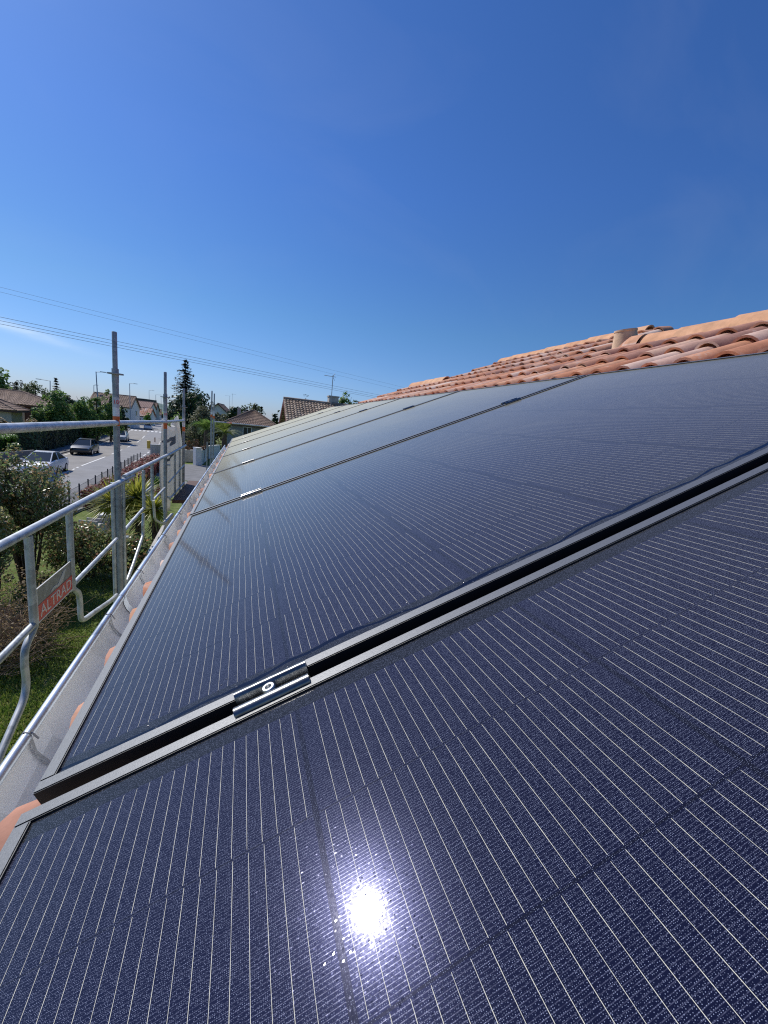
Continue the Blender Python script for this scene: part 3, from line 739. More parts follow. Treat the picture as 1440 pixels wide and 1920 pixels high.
# ================================================================== scaffold along the eave
SX = -0.85
scaf = thing('scaffold', 'galvanised steel scaffold guard rails and posts standing along the gutter', 'scaffold', (SX, 4, 0))
SL = Vector((-SX, -4, 0))
def sobj(name, bm, mat, smooth=True, parent=None):
    o = obj(name, bm, mat, parent or scaf, smooth); o.data.transform(Matrix.Translation(SL)); return o
def post(y, x, ztop, label=None, double=True, num=True, bands=True, sleeve=True):
    bm = B(); tube(bm, [(x, y, 0), (x, y, ztop - 0.30)], 0.0242, 18); tube(bm, [(x, y, ztop - 0.31), (x, y, ztop - 0.004), (x, y, ztop)], [0.019, 0.019, 0.016], 16)
    tube(bm, [(x, y, ztop - 0.40), (x, y, ztop - 0.29)], 0.0262, 16)
    p = sobj('standard', bm, M_GALVD)
    bm = B(); seg = 24
    a = [bm.verts.new((x + .061 * math.cos(t), y + .061 * math.sin(t), ztop - 0.335)) for t in [6.2832 * k / seg for k in range(seg)]]
    b = [bm.verts.new(v.co + Vector((0, 0, 0.009))) for v in a]; bm.faces.new(a[::-1]); bm.faces.new(b)
    for k in range(seg): bm.faces.new((a[k], a[(k + 1) % seg], b[(k + 1) % seg], b[k]))
    sobj('rosette', bm, M_GALVD, True, p)
    if bands:
        for z0, z1, mt in ((-.60, -.52, M_STWHITE), (-.675, -.602, M_SIGNWHITE), (-.755, -.677, M_ORANGE)):
            bm = B(); tube(bm, [(x, y, ztop + z0), (x, y, ztop + z1)], 0.0249, 18, False); sobj('sticker_band', bm, mt, True, p)
    if num:
        d = Vector((CAM.x - x, CAM.y - y, 0)).normalized(); rt = Vector((-d.y, d.x, 0))
        c = Vector((x, y, ztop - .56)) + d * .0255
        M = Matrix.Translation(c) @ Matrix(((rt.x, 0, d.x, 0), (rt.y, 0, d.y, 0), (0, 1, 0, 0), (0, 0, 0, 1)))
        o = text_mesh('10', 0.046, 'sticker_number', M_STRED, p, M); o.data.transform(Matrix.Translation(SL))
    if double:
        zt0 = at_x(220, 905, SX).z; bm = B(); tube(bm, [(x - .036, y - .012, 0), (x - .036, y - .012, zt0)], 0.017, 12); tube(bm, [(x + .034, y + .026, 0), (x + .034, y + .026, zt0 + .02)], 0.0145, 12)
        sobj('guard_post', bm, M_GALV, True)
    return p
P1 = at_x(220, 870, SX); P2 = at_x(310, 870, SX); P3 = at_x(344, 850, SX)
y1, y2, y3 = P1.y, P2.y, P3.y
post(y1, SX, at_x(214.5, 622, SX).z); post(y2, SX, at_x(309, 697, SX).z, double=False); post(y3, SX, at_x(345, 728, SX).z, double=False, num=False)
for px, d in ((397, 12.2), (401.5, 12.9)):
    q = at_depth(px, 760, d); post(q.y, q.x, at_depth(px, 733 if px < 400 else 738, d).z, double=False, num=False)
q4 = at_depth(397, 850, 12.2); bm = B(); tube(bm, [(q4.x - .12, q4.y - .1, 0), (q4.x - .12, q4.y - .1, at_depth(393, 828, 12.2).z)], .016, 10); sobj('guard_post', bm, M_GALVD)
# ledger across the far gable
q5 = at_depth(401, 790.5, 12.6); bm = B(); tube(bm, [q5, (q5.x + 4.2, q5.y + 0.1, q5.z + .0)], 0.02, 10); lg = sobj('ledger', bm, M_GALV)
qa = at_depth(424, 791.5, 12.6); bm = B(); tube(bm, [(qa.x, q5.y + .011, q5.z), (qa.x + .16, q5.y + .013, q5.z)], .0212, 12, False); sobj('sticker_band', bm, M_ORANGE, True, lg)
bm = B(); tube(bm, [(qa.x + .165, q5.y + .013, q5.z), (qa.x + .28, q5.y + .014, q5.z)], .0212, 12, False); sobj('sticker_band', bm, M_STWHITE, True, lg)
# guard rails: top, middle, low in each bay
zt = at_x(217, 793, SX).z; zm = at_x(220, 902, SX).z; zl = at_x(217, 1015, SX).z
XR = SX + 0.035
def rail(pts, r, name='guard_rail', mat=None, n=4):
    bm = B(); tube(bm, smooth_path(pts, n) if len(pts) > 2 else pts, r, 14); return sobj(name, bm, mat or M_GALV)
rail([(SX, -2.2, zt - .02), (SX, y1, zt)], 0.0240); rail([(SX, y1 + .03, zt), (SX, y2, zt - .01)], 0.0215); rail([(SX, y2 + .03, zt - .01), (SX, y3, zt - .005)], 0.0205)
rail([(XR, -2.2, zm - .02), (XR, y1 - .05, zm), (XR, y1 - .015, zm + .004)], 0.0215); rail([(XR, y1 + .06, zm + .03), (XR, y2 - .03, zm + .035)], 0.0200); rail([(XR, y2 + .04, zm + .03), (XR, y3, zm + .05)], 0.018)
zl2 = at_x(309, 915, SX).z
rail([(XR, -2.2, zl - .05), (XR, at_x(62, 1172, XR).y, at_x(62, 1172, XR).z)], 0.0165); rail([at_x(140, 1093, XR), at_x(219, 1011, XR)], 0.0155)
rail([at_x(233, 995, XR), at_x(271, 951, XR)], 0.015); rail([at_x(288, 937, XR), at_x(309, 915, XR)], 0.0145)
rail([at_x(274, 921, XR), at_x(286, 911, XR)], 0.010)
rail([at_x(318, 935, XR), at_x(345, 905, XR)], 0.014); rail([at_x(316, 905, XR), at_x(345, 872, XR)], 0.012)
def gframe(v1t, v1b, v2t, v2b, leg1, leg2, r):
    out = []
    for a, b, leg in ((v1t, v1b, leg1), (v2t, v2b, leg2)):
        pa, pb = at_x(*a, XR), at_x(*b, XR); rail([pa, (pa.x, pa.y, pb.z)], r, 'guard_frame')
        if leg: rail([at_x(*q, XR) for q in leg], r * .92, 'guard_frame_leg', n=6)
gframe((53, 1005), (66, 1172), (129, 955), (136, 1106),
       [(66, 1172), (60, 1186), (48, 1215), (46, 1245), (49, 1280), (44, 1312), (26, 1356), (0, 1416), (-30, 1490)],
       [(137, 1104), (147, 1112), (150, 1130), (151, 1152), (156, 1162), (178, 1147), (208, 1126), (219, 1116)], 0.0185)
gframe((269, 882), (272, 952), (285, 868), (287, 937),
       [(269, 962), (268, 985), (268, 1003), (262, 1022), (250, 1058), (238, 1090)],
       [(287, 938), (289, 955), (291, 973), (300, 980), (308, 982)], 0.0165)
gframe((328, 848), (330, 940), (337, 838), (337, 930), None, None, 0.0155)
for (px, py, yy) in ((236, 903, 0), (236, 1007, 0), (316, 872, 0), (316, 932, 0)):
    p = at_x(px, py, SX + .03); bm = B(); box(bm, p, (.05, .03, .02)); bevel(bm, .004); sobj('coupling_wedge', bm, M_GALV)
# cream toe boards of the working deck
for a, b in (((246, 1083), (274, 1042)), ((276, 1036), (304, 985)), ((306, 978), (320, 962))):
    pa, pb = at_x(*a, -0.56), at_x(*b, -0.56); bm = B(); prism(bm, [pa, pa + Vector((.03, 0, 0)), pa + Vector((.03, 0, -.13)), pa + Vector((0, 0, -.13))], pb - pa); sobj('toe_board', bm, M_CREAM, False)
pd = at_x(318, 958, -0.6); bm = B(); bbox(bm, (-.80, y2 + .25, pd.z - .22), (-.36, y3 + .4, pd.z - .17)); sobj('deck_board', bm, M_WOODBR, False)
# sign plate between the guard frame uprights
sTL, sTR, sBL = at_x(66, 1108, XR), at_x(133, 1050, XR), at_x(71, 1170, XR)
sy0, sy1, sz0, sz1 = sTL.y, sTR.y, sBL.z + 0.005, (sTL.z + sTR.z) / 2 + .005
xs = XR + 0.004
bm = B(); bbox(bm, (xs - .003, sy0, sz0), (xs, sy1, sz1)); sign = sobj('sign_plate', bm, M_SIGNGREY, False)
zs = sz0 + (sz1 - sz0) * 0.50
bm = B(); bbox(bm, (xs + .0002, sy0 + .006, sz0 + .008), (xs + .0016, sy1 - .006, zs)); sobj('red_field', bm, M_SIGNRED, False, sign)
bm = B()
for lo, hi in (((sy0, sz0), (sy1, sz0 + .007)), ((sy0, sz1 - .004), (sy1, sz1)), ((sy0, sz0 + .007), (sy0 + .005, sz1 - .004)), ((sy1 - .005, sz0 + .007), (sy1, sz1 - .004))):
    bbox(bm, (xs + .0002, lo[0], lo[1]), (xs + .0026, hi[0], hi[1]))
sobj('rim', bm, M_SIGNWHITE, False, sign)
sw = sy1 - sy0; shh = zs - sz0
Mx = Matrix.Translation((xs + .0022, (sy0 + sy1) / 2, (sz0 + zs) / 2 + .002)) @ Matrix(((0, 0, 1, 0), (1, 0, 0, 0), (0, 1, 0, 0), (0, 0, 0, 1))) @ Matrix.Diagonal((sw / 0.46, shh * .86 / .1, 1, 1))
o = text_mesh('ALTRAD', 0.108, 'sign_lettering', M_SIGNWHITE, sign, Mx, .0006); o.data.transform(Matrix.Translation(SL))
bm = B(); bird = [(-.36, .0), (-.30, .16), (-.18, .26), (-.05, .22), (.03, .12), (.10, .22), (.22, .52), (.40, .86), (.56, .95), (.50, .66), (.42, .34), (.34, .04), (.20, -.10), (.02, -.10), (-.06, .00), (-.16, .05), (-.28, .0)]
uz = (sz1 - zs); prism(bm, [(xs + .0003, (sy0 + sy1) / 2 + q[0] * sw * .5 + .01, zs + uz * .12 + q[1] * uz * .72) for q in bird], (.0012, 0, 0)); bmesh.ops.triangulate(bm, faces=[f for f in bm.faces if len(f.verts) > 4]); sobj('bird_emblem', bm, plain('emblem_grey', (0.72, 0.72, 0.71), .5), False, sign)
# tarpaulin banner hung on the far bay
ban = thing('tarpaulin_banner', 'sagging white printed tarpaulin hung on the far scaffold bay', 'banner', (SX - .04, (y2 + y3) / 2, H - .3))
bm = B(); NU, NV = 26, 18; g_ = []
bx = SX - 0.045
def banpt(s, t):
    y = y2 + .06 + (y3 + .08 - y2 - .06) * s
    zt_ = zt - .03 - .07 * math.sin(math.pi * min(1, s * 1.12)) ** 1.2 + (.0 if s < .8 else .10 * (s - .8) / .2); zb = zt - 1.32 + .1 * s
    z = zt_ + (zb - zt_) * t
    x = bx - 0.03 * math.sin(s * 9 + t * 4) * (.4 + t) - .02 * math.sin(s * 21 + t * 2) - .10 * math.exp(-((s - .8) / .2) ** 2) * math.exp(-t * 5)
    return Vector((x, y, z))
for i in range(NU + 1): g_.append([bm.verts.new(banpt(i / NU, j / NV)) for j in range(NV + 1)])
for i in range(NU):
    for j in range(NV): bm.faces.new((g_[i][j], g_[i + 1][j], g_[i + 1][j + 1], g_[i][j + 1]))
bo = obj('sheet', bm, M_TARP, ban, 'all'); bo.data.transform(Matrix.Translation(-ban.location))
sol = bo.modifiers.new('thickness', 'SOLIDIFY'); sol.thickness = 0.003
bm = B()
for pts, wd in (([(.08, .20), (.3, .17), (.5, .14), (.72, .03)], .05), ([(.1, .42), (.35, .38), (.6, .27), (.78, .17)], .05), ([(.32, .24), (.45, .2), (.56, .19)], .06)):
    P = smooth_path([(a, b, 0) for a, b in pts], 6); prev = None
    for k, p in enumerate(P):
        w2 = wd * (0.4 + 0.6 * math.sin(math.pi * (k + .5) / len(P)))
        cur = tuple(bm.verts.new(banpt(p.x, p.y + q) + Vector((.005, 0, 0))) for q in (-w2 / 2, w2 / 2))
        if prev: bm.faces.new((prev[0], prev[1], cur[1], cur[0]))
        prev = cur
o = obj('printed_mark', bm, M_TARPINK, ban); o.data.transform(Matrix.Translation(-ban.location))

# ================================================================== overhead cables
def cable(label, a, b, r, group):
    A, Bp = at_depth(*a), at_depth(*b); d = (Bp - A)
    A2 = A - d * 0.8; B2 = Bp + d * 1.0
    t = bpy.data.objects.new
    bm = B(); pts = []
    for k in range(41):
        f_ = k / 40; p = A2.lerp(B2, f_); pts.append(p - Vector((0, 0, 0.25 * (1 - ((f_ - .46) / .54) ** 2))))
    c0 = pts[0].copy(); tube(bm, [p - c0 for p in pts], r, 6)
    o = obj('power_cable', bm, M_WIRE, None, True); o.location = c0; tag(o, label, 'cable', group)
cable('topmost of the two faint upper overhead cables in the sky', (0, 529, 20), (700, 708, 40), .0050, 'overhead cables crossing the sky')
cable('lower of the two faint upper overhead cables in the sky', (0, 538, 20), (700, 715, 40), .0050, 'overhead cables crossing the sky')
cable('top one of the three lower overhead cables passing behind the near post', (0, 582, 15), (700, 733, 34), .0068, 'overhead cables crossing the sky')
cable('middle one of the three lower overhead cables passing behind the near post', (0, 589, 15), (700, 737, 34), .0068, 'overhead cables crossing the sky')
cable('bottom one of the three lower overhead cables passing behind the near post', (0, 595, 15), (700, 740, 34), .0068, 'overhead cables crossing the sky')
#@@BACKGROUND@@
# ================================================================== vehicles
def loft(bm, secs, mi=0, cap=True):
    """secs: list of closed rings (same count) -> skin"""
    rings = [[bm.verts.new(Vector(p)) for p in s] for s in secs]; n_ = len(rings[0]); fs = []
    for a, b in zip(rings, rings[1:]):
        for k in range(n_): fs.append(bm.faces.new((a[k], a[(k + 1) % n_], b[(k + 1) % n_], b[k])))
    if cap: fs.append(bm.faces.new(rings[0][::-1])); fs.append(bm.faces.new(rings[-1]))
    for f in fs: f.material_index = mi
    return rings
M_TYRE = plain('tyre_rubber', (0.015, 0.015, 0.016), 0.8)
M_RIM = plain('alloy_rim', (0.45, 0.46, 0.47), 0.3, 0.8)
M_CARGLASS = plain('car_window_glass', (0.012, 0.016, 0.02), 0.06, 0, .1)
M_HEADL = plain('headlamp_glass', (0.6, 0.62, 0.62), 0.15)
M_TAIL = plain('tail_lamp_red', (0.35, 0.02, 0.02), 0.2)
M_PLATE = plain('number_plate', (0.75, 0.75, 0.72), 0.5)
def paint(name, c):
    n = N(name); nz = n.noise(3, 2)
    n.set(**{'Base Color': n.ramp(nz.outputs['Fac'], [(0.3, tuple(x * .92 for x in c)), (.7, c)]), 'Roughness': 0.4, 'Metallic': 0.0, 'Coat Weight': 0.6, 'Coat Roughness': 0.05}); return n.m
def car(label, pos, fwd, mat, L=4.2, W=1.76, Ht=1.46, hatch=True, lights_on=False):
    t = thing('car', label, 'car', pos, (0, 0, math.atan2(fwd[1], fwd[0])), 'cars on the road'); hw = W / 2
    # body shell: stations along x (front +)
    st = [(L * .5, .36, .60, .70), (L * .485, .26, .70, .84), (L * .40, .20, .80, .95), (L * .26, .18, .91, .99), (L * .10, .18, .96, 1.0), (-L * .15, .18, .97, 1.0), (-L * .35, .20, .97, .99), (-L * .46, .25, .96 if not hatch else 1.0, .93), (-L * .5, .38, .80, .80)]
    bm = B(); secs = []
    for x, z0, z1, wf in st:
        y = hw * wf
        secs.append([(x, -y * .88, z0), (x, -y, z0 + .14), (x, -y, z0 + (z1 - z0) * .55), (x, -y * .93, z1 - .04), (x, -y * .75, z1), (x, y * .75, z1), (x, y * .93, z1 - .04), (x, y, z0 + (z1 - z0) * .55), (x, y, z0 + .14), (x, y * .88, z0)])
    loft(bm, secs); bmesh.ops.recalc_face_normals(bm, faces=bm.faces); obj('body', bm, mat, t, True)
    # cabin: roof panel in body colour, glass around it
    xr = -L * .47 if hatch else -L * .36
    low = [(L * .21, .89), (xr, .93)]; topf, topr = L * .02, (-L * .36 if hatch else -L * .22)
    g = B(); ring = lambda x, z, y: [(x, -y, z), (x, y, z)]
    A = [Vector((L * .26, -hw * .82, .90)), Vector((L * .26, hw * .82, .90)), Vector((topf, hw * .60, Ht - .06)), Vector((topf, -hw * .60, Ht - .06))]
    Cc = [Vector((xr, -hw * .86, .94)), Vector((xr, hw * .86, .94)), Vector((topr, hw * .62, Ht - .07)), Vector((topr, -hw * .62, Ht - .07))]
    quad(g, A); obj('windscreen', g, M_CARGLASS, t)
    g = B(); quad(g, [Cc[1], Cc[0], Cc[3], Cc[2]]); obj('rear_window', g, M_CARGLASS, t)
    for s in (0, 1):
        g = B(); a0, a1 = (A[0], A[3]) if s == 0 else (A[1], A[2]); c0, c1 = (Cc[0], Cc[3]) if s == 0 else (Cc[1], Cc[2])
        m0 = a0.lerp(c0, .52); m1 = a1.lerp(c1, .5)
        quad(g, [a0, m0, m1, a1]); quad(g, [m0, c0, c1, m1]); obj('side_window', g, M_CARGLASS, t)
    bm = B(); out = 0.012
    rp = [A[3], A[2], A[2].lerp(Cc[2], .5) + Vector((0, .02, .055)), Cc[2], Cc[3], A[3].lerp(Cc[3], .5) + Vector((0, -.02, .055))]
    prism(bm, [p + Vector((0, 0, .0)) for p in rp], (0, 0, 0.035))
    for a, b in ((A[0], A[3]), (A[1], A[2]), (Cc[0], Cc[3]), (Cc[1], Cc[2]), (A[0].lerp(Cc[0], .52), A[3].lerp(Cc[3], .5)), (A[1].lerp(Cc[1], .52), A[2].lerp(Cc[2], .5))): tube(bm, [a, b], .035, 6)
    bmesh.ops.recalc_face_normals(bm, faces=bm.faces); obj('roof', bm, mat, t, True)
    for sx, sy in ((.31, 1), (.31, -1), (-.30, 1), (-.30, -1)):
        bm = B(); r = .31; c = Vector((L * sx, sy * (hw - .09), r)); rings = []
        for yy, rr in ((-.10, r * .9), (-.09, r), (.09, r), (.10, r * .92)):
            rings.append([(c.x + rr * math.cos(6.2832 * k / 20), c.y + yy, c.z + rr * math.sin(6.2832 * k / 20)) for k in range(20)])
        loft(bm, rings); bmesh.ops.recalc_face_normals(bm, faces=bm.faces); wh = obj('wheel', bm, M_TYRE, t, True)
        bm = B(); rings = [[(c.x + rr * math.cos(6.2832 * k / 16), c.y + sy * yy, c.z + rr * math.sin(6.2832 * k / 16)) for k in range(16)] for yy, rr in ((.095, .21), (.106, .20), (.108, .05))]
        loft(bm, rings); bmesh.ops.recalc_face_normals(bm, faces=bm.faces); obj('rim', bm, M_RIM, wh, True)
    for s in (1, -1):
        bm = B(); prism(bm, [(L * .487, s * hw * .50, .60), (L * .470, s * hw * .86, .64), (L * .445, s * hw * .87, .75), (L * .474, s * hw * .54, .69)], (.018, 0, .006)); obj('headlight', bm, M_HEADL, t)
        bm = B(); box(bm, (-L * .485, s * hw * .70, .80), (.05, hw * .26, .16)); bevel(bm, .02); obj('tail_light', bm, M_TAIL, t)
        bm = B(); box(bm, (L * .17, s * (hw + .07), .97), (.10, .16, .11)); bevel(bm, .03); obj('mirror', bm, mat, t)
    bm = B(); box(bm, (L * .495, 0, .43), (.02, .52, .11)); obj('number_plate', bm, M_PLATE, t)
    bm = B(); box(bm, (-L * .5, 0, .62), (.03, .52, .11)); obj('number_plate', bm, M_PLATE, t)
    bm = B(); box(bm, (L * .482, 0, .555), (.05, hw * 1.05, .10)); box(bm, (L * .483, 0, .32), (.05, hw * 1.3, .08)); obj('grille', bm, M_BLACK, t)
    return t
def roadfwd(y): c, d, s = road_at(y); return (-d.x, -d.y)
g1 = on_ground(160, 851); car('black hatchback driving toward the camera on the road, sun glinting on its bonnet', (g1.x, g1.y, .02), roadfwd(g1.y), paint('black_car_paint', (0.006, 0.008, 0.009)))
g2 = on_ground(84, 887); car('white saloon car half hidden by the big leafy bush', (g2.x, g2.y, .02), roadfwd(g2.y), paint('white_car_paint', (0.72, 0.73, 0.74)), L=4.5, hatch=False)
g3 = on_ground(227, 827); car('silver hatchback following behind the black car, seen behind the near post', (g3.x, g3.y, .02), roadfwd(g3.y), paint('silver_car_paint', (0.42, 0.44, 0.45)), L=3.9, Ht=1.5)
g4 = on_ground(278, 805.5); car('far white car seen from behind near the zebra crossing', (g4.x, g4.y, .02), tuple(-q for q in roadfwd(g4.y)), paint('white_far_car_paint', (0.70, 0.71, 0.72)), L=4.3, Ht=1.5)
g5 = on_ground(305, 785); car('tiny dark car at the far end of the road', (g5.x, g5.y, .02), roadfwd(g5.y), paint('dark_car_paint', (0.05, 0.06, 0.08)))

# ================================================================== street furniture
def lamp_post(label, base_px, top_px, arm=1.2, sgn=1, extra=False, d=None):
    if d is None: b = on_ground(*base_px)
    else: b = at_depth(*base_px, d); b.z = 0
    depth = (b - CAM).dot(AZ); tp = at_depth(*top_px, depth); h = tp.z
    t = thing('street_lamp', label, 'street lamp', b, group='street lamps along the road')
    lean = Vector((tp.x - b.x, tp.y - b.y, 0)) if abs(tp.x - b.x) < 2.5 else Vector((0, 0, 0))
    bm = B(); tube(bm, [(0, 0, 0), lean * .5 + Vector((0, 0, h * .5)), lean + Vector((0, 0, h))], [.11, .085, .06], 10); obj('pole', bm, M_LAMP, t, True)
    a = lean + Vector((0, 0, h - .04)); bm = B(); tube(bm, [a, a + Vector((sgn * arm * .9, 0, .1))], .04, 8); box(bm, a + Vector((sgn * arm * 1.1, 0, .11)), (.7, .28, .1)); obj('lamp_head', bm, M_LAMP, t)
    if extra:
        bm = B(); box(bm, lean * .27 + Vector((.02, -.13, h * .27)), (.75, .03, .62)); obj('sign_back', bm, M_LAMP, t)
    return t
lamp_post('tall grey street lamp beside the dark hedge, with small sign on its pole', (188, 823), (180, 697), 0.8, 1, True)
lamp_post('street lamp in front of the white house with brown roof', (245, 805), (243, 719), 1.1, 1)
lamp_post('slim street lamp by the salmon roofed houses, third along the road', (280, 790), (279.5, 732), 1.4, 1)
lamp_post('faint street lamp far down the road, second from the horizon end', (292.5, 785), (292, 740), 1.6, 1, d=165)
lamp_post('faintest street lamp nearest the horizon', (302.5, 783), (302, 746), 1.8, 1, d=200)
lamp_post('street lamp rising among the trees beyond the beige house', (94, 800), (94, 714), 1.5, -1, d=72)
lamp_post('thin lamp post just left of the near scaffold post, above the garden trees', (176, 800), (176, 722), 0.5, 1, d=100)
# two posts at the pavement edge
q = on_ground(279, 841, .12); t = thing('bollard', 'fat yellow post at the pavement edge', 'bollard', q); bm = B()
tube(bm, [(0, 0, 0), (0, 0, .75), (0, 0, .8), (0, 0, .95), (0, 0, 1.0)], [.20, .20, .23, .2, .08], 14); obj('post', bm, M_YELLOW, t, True)
q = on_ground(290.5, 829, .12); t = thing('bollard', 'thin red brown post beyond the yellow one', 'bollard', q); bm = B(); tube(bm, [(0, 0, 0), (0, 0, .6), (0, 0, .62), (0, 0, .72)], [.07, .07, .09, .05], 10); obj('post', bm, M_RUST, t, True)
# blue sign
q = at_depth(102, 895, 24); t = thing('road_sign', 'small blue rectangular sign showing above the leafy bush', 'sign', (q.x, q.y, 0)); bm = B(); tube(bm, [(0, .03, 0), (0, .03, q.z + .2)], .03, 8); obj('pole', bm, M_LAMP, t, True)
bm = B(); box(bm, (0, 0, q.z), (.50, .025, .56), .1); bevel(bm, .006); o_ = obj('plate', bm, M_BLUE, t); bm = B(); box(bm, (-.08, -.016, q.z + .18), (.10, .006, .06), .1); box(bm, (.02, -.016, q.z - .02), (.06, .006, .26), .1); obj('white_mark', bm, M_WHITE, o_)
# fence along the pavement
FP = [Vector((-7.1, 14.5, 0)), Vector((-7.4, 21, 0)), Vector((-7.69, 25.9, 0)), Vector((-8.0, 30.6, 0)), Vector((-8.4, 36.5, 0)), Vector((-8.78, 41.2, 0)), Vector((-8.77, 43.6, 0)), Vector((-7.77, 44.1, 0))]
t = thing('mesh_fence', 'low black mesh fence with square posts between pavement and red hedge', 'fence', FP[2]); O = -FP[2]
for i in range(len(FP) - 1):
    a, b = FP[i] + O, FP[i + 1] + O; n_ = max(1, round((b - a).length / 1.45))
    for k in range(n_):
        p = a.lerp(b, k / n_); bm = B(); box(bm, p + Vector((0, 0, .5)), (.055, .055, 1.0)); obj('post', bm, M_DKGREY, t)
    bm = B(); dv = b - a; N_ = int(dv.length / .12)
    for z in (.15, .5, .88): tube(bm, [a + Vector((0, 0, z)), b + Vector((0, 0, z))], .008, 4, False)
    for k in range(N_): p = a.lerp(b, k / N_); tube(bm, [p + Vector((0, 0, .12)), p + Vector((0, 0, .9))], .0045, 3, False)
    obj('wire_panel', bm, M_DKGREY, t)

# ================================================================== hedges and shrubs beside the road
hedge_line('photinia_hedge', 'long clipped hedge with red young leaves behind the black fence', [(-6.35, 22.8, 0), (-6.4, 29, 0), (-6.9, 35.5, 0), (-7.1, 43.4, 0)], 1.4, .88, L_RED, 15000, .15, rough=.25, dark=M_HCORE)
hedge_line('dark_hedge', 'tall dark clipped hedge along the far side of the road', [(-17.3, 43.5, 0), (-18.2, 48, 0), (-20.4, 68, 0), (-23.4, 91, 0)], 1.4, 2.25, L_HEDGE, 13000, .25)
q0 = at_depth(-60, 826, 33); q1 = at_depth(55, 832, 38); hedge_line('bright_hedge', 'bright green low hedge under the top rail, in front of the beige house', [(q0.x, q0.y, 0), (q1.x, q1.y, 0)], 1.3, 1.5, L_BRIGHT, 3500, .15)
hedge_line('boxy_hedge', 'neatly squared dark hedge in front of the white house', [tuple(on_ground(232, 795)), tuple(on_ground(272, 792))], 2.2, 2.4, L_HEDGE, 1800, .35)
qa, qb = at_depth(-20, 800, 43), at_depth(118, 797, 47)
hedge_line('ivy_wall_top', 'straggly brownish ivy hedge below the beige house', [(qa.x, qa.y, 0), (qb.x, qb.y, 0)], .9, 2.15, L_BEIGE, 2600, .2, rough=.3)
# low grey wall by the pavement
qa, qb = on_ground(-30, 872), on_ground(62, 862); d_ = (qb - qa); t = thing('garden_wall', 'low dark grey wall under the bright hedge', 'wall', qa); bm = B(); prism(bm, [(0, 0, 0), (0, .25, 0), (0, .25, .75), (0, 0, .75)], d_); obj('wall', bm, plain('grey_blockwork', (.14, .14, .145), .9), t)
bm = B(); prism(bm, [(0, -.04, .752), (0, .29, .752), (0, .29, .80), (0, -.04, .80)], d_); obj('coping', bm, M_CONC, t)

# ================================================================== houses
def tiled_slope(bm, a, b, c, d, pitch=0.3, rows=0.35, amp=0.045, seg=4):
    """roof slope a-b at the eave, d-c at the ridge (a below d), waved into tile columns and stepped into courses"""
    a, b, c, d = (Vector(v) for v in (a, b, c, d)); L = (b - a).length; S = ((d + c) / 2 - (a + b) / 2).length
    nx = max(2, int(L / pitch)); nr = max(1, int(S / rows)); nn = (b - a).cross(d - a).normalized()
    if nn.z < 0: nn = -nn
    for r in range(nr):
        v0, v1 = r / nr, min(1, (r + 1.12) / nr)
        l0, l1 = a.lerp(d, v0), b.lerp(c, v0); m0, m1 = a.lerp(d, v1), b.lerp(c, v1)
        for k in range(nx):
            prev = None; lift = random.uniform(-.006, .006)
            for s in range(seg + 1):
                f_ = (k + s / seg) / nx; hh = amp * math.sin(math.pi * s / seg) + lift
                p = l0.lerp(l1, f_) + nn * (hh + amp * .9); q_ = m0.lerp(m1, f_) + nn * (hh + .0)
                cur = (bm.verts.new(p), bm.verts.new(q_), bm.verts.new(p - nn * amp * .7))
                if prev:
                    bm.faces.new((prev[0], cur[0], cur[1], prev[1])); bm.faces.new((prev[2], cur[2], cur[0], prev[0]))
                prev = cur
def opening(name, t, c, w_, h_, face, mat, frame=M_WHITE):
    """window or door set in a wall: face = outward unit vector"""
    n_ = Vector(face); s = Vector((-n_.y, n_.x, 0)); c = Vector(c)
    M = Matrix(((s.x, n_.x, 0, c.x), (s.y, n_.y, 0, c.y), (0, 0, 1, c.z), (0, 0, 0, 1)))
    bm = B(); bmx = box(bm, (0, .02, 0), (w_, .05, h_), mat=M); o = obj(name, bm, mat, t)
    bm = B()
    for cc, ss in (((0, .035, h_ / 2), (w_ + .16, .08, .08)), ((0, .035, -h_ / 2), (w_ + .16, .08, .08)), ((-w_ / 2 - .04, .036, 0), (.08, .08, h_)), ((w_ / 2 + .04, .036, 0), (.08, .08, h_)), ((0, .034, 0), (.05, .07, h_))): box(bm, cc, ss, mat=M)
    obj('frame', bm, frame, o); return o
